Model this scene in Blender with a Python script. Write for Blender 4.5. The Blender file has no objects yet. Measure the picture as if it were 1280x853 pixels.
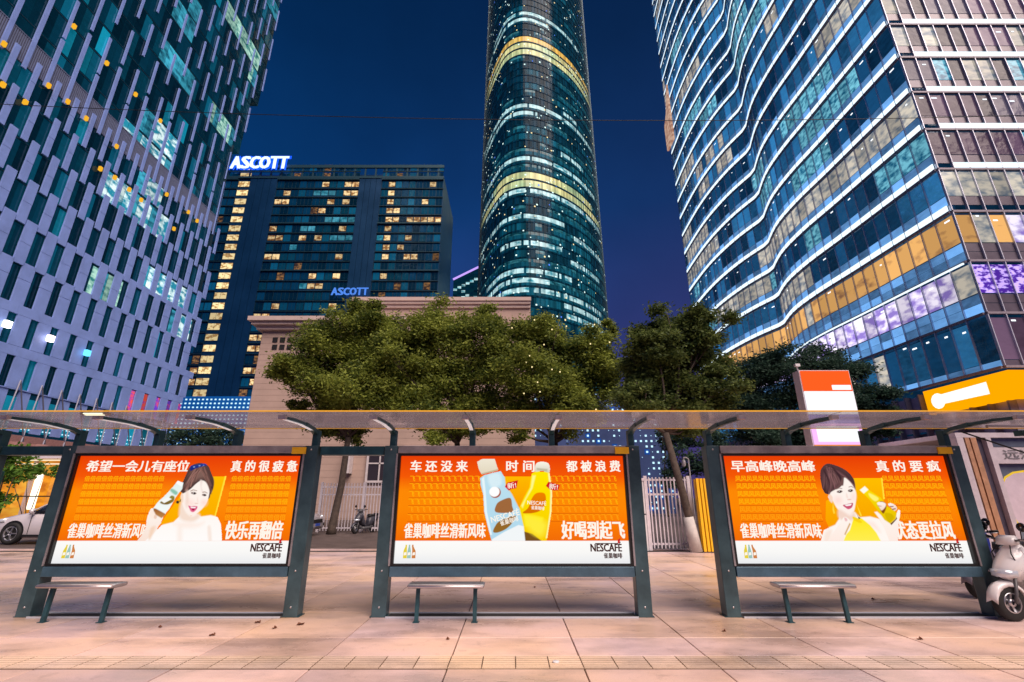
import bpy, math, random
import numpy as np
from mathutils import Vector, Matrix
random.seed(7); RNG = np.random.default_rng(7)
SC = bpy.context.scene
COL = SC.collection
# ------------------------------------------------------------------ camera
FPX = 590.0; TH = math.atan(0.332); S_ = math.sin(TH); C_ = math.cos(TH); HC = 1.5
cd = bpy.data.cameras.new('camera'); cam = bpy.data.objects.new('camera', cd); COL.objects.link(cam)
cam.location = (0, 0, HC); cam.rotation_euler = (math.pi/2 + TH, 0, 0)
cd.sensor_width = 36; cd.lens = 36*FPX/1280; cd.clip_start = 0.05; cd.clip_end = 3000
SC.camera = cam
# ------------------------------------------------------------------ world: night sky over a lit city
W = bpy.data.worlds.new('World'); SC.world = W; W.use_nodes = True
nt = W.node_tree; nt.nodes.clear()
def N(t, typ, **kw):
    n = t.nodes.new(typ)
    for k, v in kw.items(): setattr(n, k, v)
    return n
tc = N(nt, 'ShaderNodeTexCoord'); sx = N(nt, 'ShaderNodeSeparateXYZ'); nt.links.new(tc.outputs['Generated'], sx.inputs[0])
rp = N(nt, 'ShaderNodeValToRGB'); nt.links.new(sx.outputs['Z'], rp.inputs[0])
e = rp.color_ramp.elements
e[0].position = 0.0; e[0].color = (.060, .045, .17, 1)
e[1].position = 1.0; e[1].color = (.0015, .012, .060, 1)
for p, c in ((.18, (.040, .036, .16)), (.36, (.020, .032, .135)), (.55, (.006, .027, .110)), (.78, (.003, .018, .072))):
    k = rp.color_ramp.elements.new(p); k.color = (*c, 1)
nz = N(nt, 'ShaderNodeTexNoise'); nz.inputs['Scale'].default_value = 1.6; nz.inputs['Detail'].default_value = 5
nt.links.new(tc.outputs['Generated'], nz.inputs['Vector'])
mr = N(nt, 'ShaderNodeMapRange'); nt.links.new(nz.outputs[0], mr.inputs[0])
for i, v in ((1, .3), (2, .75), (3, .72), (4, 1.5)): mr.inputs[i].default_value = v
mx = N(nt, 'ShaderNodeVectorMath', operation='SCALE'); nt.links.new(rp.outputs[0], mx.inputs[0]); nt.links.new(mr.outputs[0], mx.inputs['Scale'])
# the glow of the city is bluer towards the left, more violet towards the right
m2 = N(nt, 'ShaderNodeMapRange'); nt.links.new(sx.outputs['X'], m2.inputs[0])
for i, v in ((1, -.45), (2, .4), (3, 0.), (4, 1.)): m2.inputs[i].default_value = v
mc = N(nt, 'ShaderNodeMix', data_type='RGBA'); mc.inputs[6].default_value = (.35, 1.25, 1.25, 1); mc.inputs[7].default_value = (1.05, .9, .9, 1)
nt.links.new(m2.outputs[0], mc.inputs[0])
mm = N(nt, 'ShaderNodeVectorMath', operation='MULTIPLY'); nt.links.new(mx.outputs[0], mm.inputs[0]); nt.links.new(mc.outputs[2], mm.inputs[1])
bg = N(nt, 'ShaderNodeBackground'); nt.links.new(mm.outputs[0], bg.inputs[0]); bg.inputs[1].default_value = 1.0
ow = N(nt, 'ShaderNodeOutputWorld'); nt.links.new(bg.outputs[0], ow.inputs[0])
# ------------------------------------------------------------------ sun: the soft warm light of the street, from behind on the right
sl = bpy.data.lights.new('sun', 'SUN'); sun = bpy.data.objects.new('sun', sl); COL.objects.link(sun)
sl.energy = 5.0; sl.color = (1.0, .82, .72); sl.angle = math.radians(50)
el = math.radians(50); az = math.radians(34)
sd = Vector((math.cos(el)*math.sin(az), -math.cos(el)*math.cos(az), math.sin(el)))
sun.rotation_euler = sd.to_track_quat('Z', 'Y').to_euler()
SC.view_settings.view_transform = 'Standard'; SC.view_settings.look = 'None'
SC.view_settings.exposure = 0; SC.view_settings.gamma = 1
SC.cycles.use_denoising = True; SC.cycles.max_bounces = 6; SC.cycles.diffuse_bounces = 2; SC.cycles.glossy_bounces = 3
SC.cycles.transparent_max_bounces = 12; SC.cycles.sample_clamp_indirect = 4; SC.cycles.caustics_reflective = False; SC.cycles.caustics_refractive = False
# ------------------------------------------------------------------ measuring helpers (metres from image measurements)
def ratio(y):
    v = (426.5 - y)/FPX
    return (S_ + v*C_)/(C_ - v*S_)            # height above the eye per metre of distance
def atY(x, y, D):                             # point in the plane Y = D
    z = ratio(y)*D; dep = D*C_ + z*S_
    return Vector(((x-640)*dep/FPX, D, z + HC))
def atX(x, y, X):                             # point in the plane X = const
    dep = FPX*X/(x-640); z = C_*(622-y)*dep/FPX
    return Vector((X, (dep - z*S_)/C_, z + HC))
def atG(x, y, h=0.0):                         # point on the ground
    v = (426.5 - y)/FPX
    D = (HC-h)*(C_ - v*S_)/(-v*C_ - S_)
    return atY(x, y, D)
def proj(p):
    X, Y, Z = p[0], p[1], p[2]-HC
    dep = Y*C_ + Z*S_
    if dep < .1: return None
    return 640 + FPX*X/dep, 426.5 - FPX*(-Y*S_ + Z*C_)/dep, dep
# ------------------------------------------------------------------ object helpers
def wl(o):
    v = Vector((0, 0, 0))
    while o is not None: v += o.location; o = o.parent
    return v
def tag(o, label=None, cat=None, group=None, kind=None):
    if label: o['label'] = label
    if cat: o['category'] = cat
    if group: o['group'] = group
    if kind: o['kind'] = kind
    return o
def thing(name, loc, label, cat, group=None):
    o = bpy.data.objects.new(name, None); COL.objects.link(o); o.location = loc; o.empty_display_size = .2
    return tag(o, label, cat, group)
def link_mesh(name, me, parent=None, wloc=(0, 0, 0), rot=(0, 0, 0)):
    o = bpy.data.objects.new(name, me); COL.objects.link(o)
    o.parent = parent; o.location = Vector(wloc) - wl(parent); o.rotation_euler = rot
    return o
class MB:
    def __init__(s): s.v = []; s.f = []; s.m = []; s.sm = []
    def add(s, vs, fs, mi=0, smooth=False):
        b = len(s.v); s.v += [tuple(p) for p in vs]
        for f in fs: s.f.append([b+i for i in f]); s.m.append(mi); s.sm.append(smooth)
        return s
    def box(s, x0, x1, y0, y1, z0, z1, mi=0):
        return s.add([(x0,y0,z0),(x1,y0,z0),(x1,y1,z0),(x0,y1,z0),(x0,y0,z1),(x1,y0,z1),(x1,y1,z1),(x0,y1,z1)],
                     [(0,3,2,1),(4,5,6,7),(0,1,5,4),(1,2,6,5),(2,3,7,6),(3,0,4,7)], mi)
    def bar(s, a, b, w, h, mi=0, up=(0, 0, 1)):            # rectangular bar from a to b
        a = Vector(a); b = Vector(b); d = (b-a).normalized(); u = Vector(up)
        if abs(d.dot(u)) > .97: u = Vector((0, 1, 0))
        r = d.cross(u).normalized()*w/2; u = r.cross(d).normalized()*h/2
        vs = [p + q for p in (a, b) for q in (-r-u, r-u, r+u, -r+u)]
        return s.add(vs, [(0,3,2,1),(4,5,6,7),(0,1,5,4),(1,2,6,5),(2,3,7,6),(3,0,4,7)], mi)
    def tube(s, pts, rad, n=8, mi=0, cap=True):
        pts = [Vector(p) for p in pts]; k = len(pts)
        rad = rad if isinstance(rad, (list, tuple)) else [rad]*k
        base = len(s.v); ref = Vector((0, 0, 1))
        d0 = (pts[-1]-pts[0]).normalized()
        if abs(d0.z) > .8: ref = Vector((0, 1, 0))
        for i, p in enumerate(pts):
            d = (pts[min(i+1, k-1)] - pts[max(i-1, 0)]).normalized()
            r = d.cross(ref).normalized(); u = r.cross(d).normalized()
            for j in range(n):
                a = 2*math.pi*j/n
                s.v.append(tuple(p + (r*math.cos(a) + u*math.sin(a))*rad[i]))
        for i in range(k-1):
            for j in range(n):
                a = base+i*n+j; b = base+i*n+(j+1) % n
                s.f.append([a, b, b+n, a+n]); s.m.append(mi); s.sm.append(True)
        if cap:
            s.f.append([base+j for j in range(n)][::-1]); s.m.append(mi); s.sm.append(False)
            s.f.append([base+(k-1)*n+j for j in range(n)]); s.m.append(mi); s.sm.append(False)
        return s
    def prism(s, poly, axis, a, b, mi=0):                   # polygon in the two other axes, extruded a..b
        n = len(poly)
        def P(p, t): return {'x': (t, p[0], p[1]), 'y': (p[0], t, p[1]), 'z': (p[0], p[1], t)}[axis]
        vs = [P(p, a) for p in poly] + [P(p, b) for p in poly]
        fs = [list(range(n))[::-1], list(range(n, 2*n))] + [[i, (i+1) % n, n+(i+1) % n, n+i] for i in range(n)]
        return s.add(vs, fs, mi)
    def lathe(s, prof, c, axis='y', n=20, mi=0, smooth=True):  # prof: (radius, offset along the axis)
        base = len(s.v); c = Vector(c)
        for r, t in prof:
            for j in range(n):
                a = 2*math.pi*j/n; q = {'y': (r*math.cos(a), t, r*math.sin(a)), 'z': (r*math.cos(a), r*math.sin(a), t), 'x': (t, r*math.cos(a), r*math.sin(a))}[axis]
                s.v.append(tuple(c + Vector(q)))
        for i in range(len(prof)-1):
            for j in range(n):
                a = base+i*n+j; b = base+i*n+(j+1) % n
                s.f.append([a, b, b+n, a+n]); s.m.append(mi); s.sm.append(smooth)
        return s
    def loft(s, secs, mi=0, smooth=True, cap=True):
        base = len(s.v); n = len(secs[0])
        for q in secs: s.v += [tuple(p) for p in q]
        for i in range(len(secs)-1):
            for j in range(n):
                a = base+i*n+j; b = base+i*n+(j+1) % n
                s.f.append([a, b, b+n, a+n]); s.m.append(mi); s.sm.append(smooth)
        if cap:
            s.f.append([base+j for j in range(n)][::-1]); s.m.append(mi); s.sm.append(False)
            s.f.append([base+(len(secs)-1)*n+j for j in range(n)]); s.m.append(mi); s.sm.append(False)
        return s
    def mesh(s, name, mats, off=(0, 0, 0), recalc=False):
        me = bpy.data.meshes.new(name)
        me.from_pydata([(a-off[0], b-off[1], c-off[2]) for a, b, c in s.v], [], s.f)
        for m in (mats if isinstance(mats, (list, tuple)) else [mats]): me.materials.append(m)
        me.polygons.foreach_set('material_index', s.m); me.polygons.foreach_set('use_smooth', s.sm)
        me.update()
        return me
    def build(s, name, mats, parent=None, kind=None, bevel=0):
        o0 = wl(parent)
        me = s.mesh(name, mats, o0)
        o = bpy.data.objects.new(name, me); COL.objects.link(o); o.parent = parent
        if kind: o['kind'] = kind
        if bevel:
            b = o.modifiers.new('bevel', 'BEVEL'); b.width = bevel; b.segments = 2; b.limit_method = 'ANGLE'
        return o
def pieces(name, items, parent, limit=300):
    """items: (mesh, world location, z-rotation, size). The largest in the picture become objects, the rest one stuff part."""
    sc = []
    for it in items:
        q = proj(it[1]); s = -1
        if q and -40 < q[0] < 1320 and -40 < q[1] < 893: s = it[3]/q[2]
        sc.append(s)
    order = sorted(range(len(items)), key=lambda i: -sc[i])
    rest = {}
    for n, i in enumerate(order):
        me, loc, rz, _ = items[i]
        if n < limit and sc[i] > 0: link_mesh(name, me, parent, loc, (0, 0, rz))
        else: rest.setdefault(me.name, (me, []))[1].append((loc, rz))
    if rest:
        V = []; F = []; M = []; mats = []; base = 0
        o0 = wl(parent)
        for me, lst in rest.values():
            nv = len(me.vertices); co = np.empty(nv*3); me.vertices.foreach_get('co', co); co = co.reshape(-1, 3)
            fs = [list(p.vertices) for p in me.polygons]; mi = []
            for p in me.polygons:
                mt = me.materials[p.material_index]
                if mt not in mats: mats.append(mt)
                mi.append(mats.index(mt))
            for loc, rz in lst:
                ca, sa = math.cos(rz), math.sin(rz)
                c2 = np.stack([co[:, 0]*ca - co[:, 1]*sa, co[:, 0]*sa + co[:, 1]*ca, co[:, 2]], 1) + (Vector(loc)-o0)
                V.append(c2); F += [[base+j for j in f] for f in fs]; M += mi; base += nv
        me = bpy.data.meshes.new(name+'_rest'); me.from_pydata(np.concatenate(V).tolist(), [], F)
        for m in mats: me.materials.append(m)
        me.polygons.foreach_set('material_index', M); me.update()
        o = bpy.data.objects.new(name, me); COL.objects.link(o); o.parent = parent; o['kind'] = 'stuff'
# ------------------------------------------------------------------ materials
def mat(name, col, rough=.6, metal=0., var=.0, vscale=6., bump=0., bscale=30., emit=None, es=0., alpha=1., spec=.5, col2=None, coat=0., trans=0.):
    m = bpy.data.materials.new(name); m.use_nodes = True; t = m.node_tree; b = t.nodes['Principled BSDF']
    b.inputs['Base Color'].default_value = (*col, 1); b.inputs['Roughness'].default_value = rough; b.inputs['Metallic'].default_value = metal
    b.inputs['Specular IOR Level'].default_value = spec; b.inputs['Alpha'].default_value = alpha; b.inputs['Coat Weight'].default_value = coat
    b.inputs['Transmission Weight'].default_value = trans
    co = N(t, 'ShaderNodeTexCoord')
    if var or col2:
        nz = N(t, 'ShaderNodeTexNoise'); nz.inputs['Scale'].default_value = vscale; nz.inputs['Detail'].default_value = 6; nz.inputs['Roughness'].default_value = .65
        oi = N(t, 'ShaderNodeObjectInfo'); ad = N(t, 'ShaderNodeVectorMath', operation='ADD')
        geo = N(t, 'ShaderNodeNewGeometry')
        t.links.new(geo.outputs['Position'], nz.inputs['Vector'])
        mr = N(t, 'ShaderNodeMapRange'); mr.inputs[1].default_value = .32; mr.inputs[2].default_value = .68
        t.links.new(nz.outputs[0], mr.inputs[0])
        mx = N(t, 'ShaderNodeMix', data_type='RGBA'); t.links.new(mr.outputs[0], mx.inputs[0])
        c2 = col2 or tuple(min(1, c*(1+var)) for c in col)
        mx.inputs[6].default_value = (*[c*(1-var) for c in col], 1); mx.inputs[7].default_value = (*c2, 1)
        t.links.new(mx.outputs[2], b.inputs['Base Color'])
        r2 = N(t, 'ShaderNodeMapRange'); t.links.new(nz.outputs[0], r2.inputs[0]); r2.inputs[3].default_value = max(0, rough-.12); r2.inputs[4].default_value = min(1, rough+.12)
        t.links.new(r2.outputs[0], b.inputs['Roughness'])
    if bump:
        n2 = N(t, 'ShaderNodeTexNoise'); n2.inputs['Scale'].default_value = bscale; n2.inputs['Detail'].default_value = 3
        t.links.new(co.outputs['Object'], n2.inputs['Vector'])
        bp = N(t, 'ShaderNodeBump'); bp.inputs['Strength'].default_value = bump; bp.inputs['Distance'].default_value = .02
        t.links.new(n2.outputs[0], bp.inputs['Height']); t.links.new(bp.outputs[0], b.inputs['Normal'])
    if emit:
        b.inputs['Emission Color'].default_value = (*emit, 1); b.inputs['Emission Strength'].default_value = es
    return m
def paving(name, col):
    m = bpy.data.materials.new(name); m.use_nodes = True; t = m.node_tree; b = t.nodes['Principled BSDF']
    g = N(t, 'ShaderNodeNewGeometry'); oi = N(t, 'ShaderNodeObjectInfo')
    def noise(sc, det, rough=.6, st=None):
        n = N(t, 'ShaderNodeTexNoise'); n.inputs['Scale'].default_value = sc; n.inputs['Detail'].default_value = det; n.inputs['Roughness'].default_value = rough
        if st: mp = N(t, 'ShaderNodeMapping'); mp.inputs['Scale'].default_value = st; t.links.new(g.outputs['Position'], mp.inputs[0]); t.links.new(mp.outputs[0], n.inputs['Vector'])
        else: t.links.new(g.outputs['Position'], n.inputs['Vector'])
        return n
    grain = noise(90, 2); broad = noise(.55, 6, .62, (1., 2.2, 1.)); spots = noise(5., 6, .75)
    r1 = N(t, 'ShaderNodeMapRange'); t.links.new(broad.outputs[0], r1.inputs[0])
    for i, v in ((1, .34), (2, .56), (3, .62), (4, 1.08)): r1.inputs[i].default_value = v
    r2 = N(t, 'ShaderNodeMapRange'); t.links.new(spots.outputs[0], r2.inputs[0])
    for i, v in ((1, .28), (2, .44), (3, .74), (4, 1.0)): r2.inputs[i].default_value = v
    r3 = N(t, 'ShaderNodeMapRange'); t.links.new(grain.outputs[0], r3.inputs[0])
    for i, v in ((1, .3), (2, .7), (3, .90), (4, 1.08)): r3.inputs[i].default_value = v
    r4 = N(t, 'ShaderNodeMapRange'); t.links.new(oi.outputs['Random'], r4.inputs[0]); r4.inputs[3].default_value = .86; r4.inputs[4].default_value = 1.08
    a = N(t, 'ShaderNodeMath', operation='MULTIPLY'); b2 = N(t, 'ShaderNodeMath', operation='MULTIPLY'); c = N(t, 'ShaderNodeMath', operation='MULTIPLY')
    t.links.new(r1.outputs[0], a.inputs[0]); t.links.new(r2.outputs[0], a.inputs[1]); t.links.new(a.outputs[0], b2.inputs[0]); t.links.new(r3.outputs[0], b2.inputs[1]); t.links.new(b2.outputs[0], c.inputs[0]); t.links.new(r4.outputs[0], c.inputs[1])
    vm = N(t, 'ShaderNodeVectorMath', operation='SCALE'); vm.inputs[0].default_value = col; t.links.new(c.outputs[0], vm.inputs['Scale']); tn = noise(.33, 3); r6 = N(t, 'ShaderNodeMapRange'); t.links.new(tn.outputs[0], r6.inputs[0]); r6.inputs[1].default_value = .38; r6.inputs[2].default_value = .62
    mt = N(t, 'ShaderNodeMix', data_type='RGBA'); t.links.new(r6.outputs[0], mt.inputs[0]); mt.inputs[6].default_value = (.95, .94, 1.08, 1); mt.inputs[7].default_value = (1.08, .99, .84, 1)  # warm and bluish light pools put into the stone as a broad tint
    vv = N(t, 'ShaderNodeVectorMath', operation='MULTIPLY'); t.links.new(vm.outputs[0], vv.inputs[0]); t.links.new(mt.outputs[2], vv.inputs[1]); t.links.new(vv.outputs[0], b.inputs['Base Color'])
    r5 = N(t, 'ShaderNodeMapRange'); t.links.new(broad.outputs[0], r5.inputs[0])
    for i, v in ((1, .35), (2, .65), (3, .22), (4, .48)): r5.inputs[i].default_value = v
    t.links.new(r5.outputs[0], b.inputs['Roughness'])
    bp = N(t, 'ShaderNodeBump'); bp.inputs['Strength'].default_value = .12; bp.inputs['Distance'].default_value = .004; t.links.new(spots.outputs[0], bp.inputs['Height']); t.links.new(bp.outputs[0], b.inputs['Normal'])
    return m
def emat(name, col, s=1., sample=False, dark=None, scale=1.2, thr=(.35, .6)):
    """light-giving material; with dark it shows the uneven inside of a room"""
    m = bpy.data.materials.new(name); m.use_nodes = True; t = m.node_tree; t.nodes.clear()
    e = N(t, 'ShaderNodeEmission'); o = N(t, 'ShaderNodeOutputMaterial'); t.links.new(e.outputs[0], o.inputs[0])
    e.inputs[0].default_value = (*col, 1); e.inputs[1].default_value = s
    if dark:
        g = N(t, 'ShaderNodeNewGeometry'); nz = N(t, 'ShaderNodeTexNoise'); nz.inputs['Scale'].default_value = scale; nz.inputs['Detail'].default_value = 5
        mp = N(t, 'ShaderNodeMapping'); mp.inputs['Scale'].default_value = (.8, .8, 1.5); t.links.new(g.outputs['Position'], mp.inputs[0]); t.links.new(mp.outputs[0], nz.inputs['Vector'])
        oi = N(t, 'ShaderNodeObjectInfo'); sm_ = N(t, 'ShaderNodeMath', operation='ADD'); t.links.new(oi.outputs['Random'], sm_.inputs[0]); t.links.new(g.outputs['Random Per Island'], sm_.inputs[1])
        fr_ = N(t, 'ShaderNodeMath', operation='FRACT'); t.links.new(sm_.outputs[0], fr_.inputs[0])
        st_ = N(t, 'ShaderNodeMapRange'); st_.inputs[3].default_value = s*.6; st_.inputs[4].default_value = s*1.25; t.links.new(fr_.outputs[0], st_.inputs[0]); t.links.new(st_.outputs[0], e.inputs[1])
        mr = N(t, 'ShaderNodeMapRange'); mr.inputs[1].default_value = thr[0]; mr.inputs[2].default_value = thr[1]; t.links.new(nz.outputs[0], mr.inputs[0])
        mx = N(t, 'ShaderNodeMix', data_type='RGBA'); t.links.new(mr.outputs[0], mx.inputs[0]); mx.inputs[6].default_value = (*dark, 1); mx.inputs[7].default_value = (*col, 1)
        gl = N(t, 'ShaderNodeBsdfGlossy'); gl.inputs['Roughness'].default_value = .08; gl.inputs['Color'].default_value = (.5, .5, .5, 1)
        fr = N(t, 'ShaderNodeFresnel'); ms = N(t, 'ShaderNodeMixShader')
        t.links.new(mx.outputs[2], e.inputs[0]); t.links.new(fr.outputs[0], ms.inputs[0]); t.links.new(e.outputs[0], ms.inputs[1]); t.links.new(gl.outputs[0], ms.inputs[2]); t.links.new(ms.outputs[0], o.inputs[0])
    if not sample: m.cycles.emission_sampling = 'NONE'
    return m
def glassm(name, col, rough=.1, bump=.25, refl=(.8, .9, 1.), bs=.7, k=.4, glow=None, spec=.5):
    """coated facade glass: dark body under a tinted mirror, panes slightly out of true"""
    m = bpy.data.materials.new(name); m.use_nodes = True; t = m.node_tree; b = t.nodes['Principled BSDF']
    b.inputs['Base Color'].default_value = (*col, 1); b.inputs['Metallic'].default_value = k; b.inputs['Roughness'].default_value = rough
    g = N(t, 'ShaderNodeNewGeometry'); nz = N(t, 'ShaderNodeTexNoise'); nz.inputs['Scale'].default_value = bs; nz.inputs['Detail'].default_value = 4
    t.links.new(g.outputs['Position'], nz.inputs['Vector'])
    bp = N(t, 'ShaderNodeBump'); bp.inputs['Strength'].default_value = bump; bp.inputs['Distance'].default_value = .3
    t.links.new(nz.outputs[0], bp.inputs['Height']); t.links.new(bp.outputs[0], b.inputs['Normal'])
    n2 = N(t, 'ShaderNodeTexNoise'); n2.inputs['Scale'].default_value = .45; n2.inputs['Detail'].default_value = 5; t.links.new(g.outputs['Position'], n2.inputs['Vector'])
    oi = N(t, 'ShaderNodeObjectInfo'); sm_ = N(t, 'ShaderNodeMath', operation='ADD'); t.links.new(oi.outputs['Random'], sm_.inputs[0]); t.links.new(g.outputs['Random Per Island'], sm_.inputs[1])
    fr_ = N(t, 'ShaderNodeMath', operation='FRACT'); t.links.new(sm_.outputs[0], fr_.inputs[0])
    mr = N(t, 'ShaderNodeMath', operation='MULTIPLY_ADD'); t.links.new(fr_.outputs[0], mr.inputs[0]); mr.inputs[1].default_value = .75; 
    n2m = N(t, 'ShaderNodeMath', operation='MULTIPLY'); t.links.new(n2.outputs[0], n2m.inputs[0]); n2m.inputs[1].default_value = .25; t.links.new(n2m.outputs[0], mr.inputs[2])
    mx = N(t, 'ShaderNodeMix', data_type='RGBA'); t.links.new(mr.outputs[0], mx.inputs[0])
    mx.inputs[6].default_value = (*[c*.45 for c in col], 1); mx.inputs[7].default_value = (*[c*1.7 for c in col], 1)
    t.links.new(mx.outputs[2], b.inputs['Base Color']); b.inputs['Specular IOR Level'].default_value = spec
    if glow:                                    # added self-glow: dim rooms, and a lift for dark panes and spandrels
        n3 = N(t, 'ShaderNodeTexNoise'); n3.inputs['Scale'].default_value = 1.; n3.inputs['Detail'].default_value = 3
        mp3 = N(t, 'ShaderNodeMapping'); mp3.inputs['Scale'].default_value = (1.1, 1.1, 2.6); t.links.new(g.outputs['Position'], mp3.inputs[0]); t.links.new(mp3.outputs[0], n3.inputs['Vector'])
        pw_ = N(t, 'ShaderNodeMath', operation='POWER'); t.links.new(fr_.outputs[0], pw_.inputs[0]); pw_.inputs[1].default_value = 1.6
        m3 = N(t, 'ShaderNodeMath', operation='MULTIPLY_ADD'); t.links.new(pw_.outputs[0], m3.inputs[0]); m3.inputs[1].default_value = 1.6; t.links.new(n3.outputs[0], m3.inputs[2])
        b.inputs['Emission Color'].default_value = (*glow, 1); t.links.new(m3.outputs[0], b.inputs['Emission Strength']); m.cycles.emission_sampling = 'NONE'
    return m
M = {}
M['slab'] = paving('pink_granite', (.76, .565, .475))
M['slab2'] = paving('tan_granite', (.78, .575, .45))
M['slab3'] = paving('grey_granite', (.72, .55, .49))
M['tactile'] = paving('tactile_stone', (.84, .66, .50))
M['groove'] = mat('groove_brown', (.16, .10, .06), .9)  # dark brown between the ribs, almost level with their tops
M['joint'] = mat('joint', (.035, .03, .03), .9)
M['asphalt'] = mat('asphalt', (.10, .075, .07), .6, var=.35, vscale=1.5, bump=.2, bscale=120)
M['teal'] = mat('teal_painted_steel', (.028, .085, .105), .33, .25, var=.3, vscale=5, bump=.03)
M['legpaint'] = mat('grey_teal_painted_steel', (.055, .105, .125), .35, .2, var=.35, vscale=2.5, bump=.03)
M['railpaint'] = mat('blue_grey_painted_steel', (.075, .15, .21), .33, .25, var=.25, vscale=3)
M['framepaint'] = mat('grey_painted_steel', (.34, .31, .33), .35, .2, var=.3, vscale=4, bump=.03)
M['black'] = mat('black_rubber', (.008, .008, .009), .5)
M['blackgloss'] = mat('black_gloss', (.008, .008, .01), .15)
M['palehighlight'] = mat('pale_highlight', (.80, .80, .82), .3, emit=(.9, .92, 1.), es=.35)
M['railwhite'] = mat('pale_galvanised_rail', (.62, .66, .74), .35, .2)
M['steel'] = mat('brushed_steel', (.62, .58, .60), .32, .85)
M['yellow'] = mat('yellow_paint', (.95, .52, .015), .4, var=.08)
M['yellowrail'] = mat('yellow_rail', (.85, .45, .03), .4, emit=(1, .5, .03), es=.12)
M['white'] = mat('white_paint', (.75, .73, .76), .35, var=.06, coat=.3)
M['fence'] = mat('white_fence_paint', (.72, .66, .72), .45, var=.12)
M['beige'] = mat('beige_stucco', (.46, .33, .28), .85, var=.08, vscale=.8, bump=.15, bscale=20)
M['beige2'] = mat('beige_cornice', (.56, .43, .39), .8, var=.08, vscale=1)
M['darkhole'] = mat('dark_opening', (.01, .008, .01), .6)
M['bark'] = mat('bark', (.075, .055, .045), .9, var=.4, vscale=9, bump=.6, bscale=18)
M['whitewash'] = mat('whitewashed_bark', (.55, .52, .5), .9, var=.15)
# ------------------------------------------------------------------ ground
def ground():
    m = MB(); m.add([(-900, -60, -.06), (900, -60, -.06), (900, 1500, -.06), (-900, 1500, -.06)], [(0, 1, 2, 3)])
    tag(m.build('ground', M['joint']), kind='structure')
    m = MB(); m.box(-60, 60, 15.8, 120, -.055, -.012)
    tag(m.build('road', M['asphalt']), kind='structure')
    p = MB(); p.box(-24, 24, -6, 15.75, -.05, -.03); pav = p.build('pavement', M['joint']); tag(pav, kind='structure')
    rows = [(2.4, 3.8), (3.8, 5.085)] + [(5.465, 6.11)] + [(6.11+1.27*i, 6.11+1.27*(i+1)) for i in range(7)]
    px = 1.268; x00 = -.60
    cache = {}
    def slab(w, d, mk):
        key = (round(w, 3), round(d, 3), mk)
        if key not in cache:
            g = .0065; b = .004
            mb = MB(); x, y = w/2-g, d/2-g
            mb.add([(-x,-y,-.03),(x,-y,-.03),(x,y,-.03),(-x,y,-.03),(-x,-y,-b),(x,-y,-b),(x,y,-b),(-x,y,-b),(-x+b,-y+b,0),(x-b,-y+b,0),(x-b,y-b,0),(-x+b,y-b,0)],
                   [(0,1,5,4),(1,2,6,5),(2,3,7,6),(3,0,4,7),(4,5,9,8),(5,6,10,9),(6,7,11,10),(7,4,8,11),(8,9,10,11)])
            cache[key] = mb.mesh('slab', M[mk])
        return cache[key]
    it = []
    for y0, y1 in rows:
        for i in range(-18, 19):
            X = x00 + px*(i+.5)
            q = proj((X, (y0+y1)/2, 0))
            if q is None or not (-250 < q[0] < 1530): continue
            mk = random.choice(['slab', 'slab', 'slab2', 'slab3'])
            it.append((slab(px, y1-y0, mk), (X, (y0+y1)/2, random.uniform(-.0015, .0015)), 0, 1.3))
    pieces('paving_slab', it, pav)
    # ribbed guiding tiles for the blind
    mb = MB(); w = .317; d = .37; mb.box(-w/2+.001, w/2-.001, -d/2+.001, d/2-.001, -.03, .002, 1)
    mb.box(-w/2+.004, w/2-.004, -d/2+.004, -d/2+.03, .002, .004); mb.box(-w/2+.004, w/2-.004, d/2-.03, d/2-.004, .002, .004)
    for k in range(5):
        yy = -d/2 + .066 + k*.0595
        mb.box(-w/2+.006, w/2-.006, yy-.0205, yy+.0205, .002, .0045)
    me = mb.mesh('tactile_tile', [M['tactile'], M['groove']])
    it = [(me, (x00 + .317*(i+.5), 5.275, 0), 0, .3) for i in range(-22, 24)]
    pieces('tactile_tile', it, pav)
    # kerb at the back of the pavement
    k = MB()
    kerb = MB(); kerb.box(-24, 24, 15.6, 15.8, -.05, .008); tag(kerb.build('kerb', M['slab3']), kind='structure')
ground()
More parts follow.
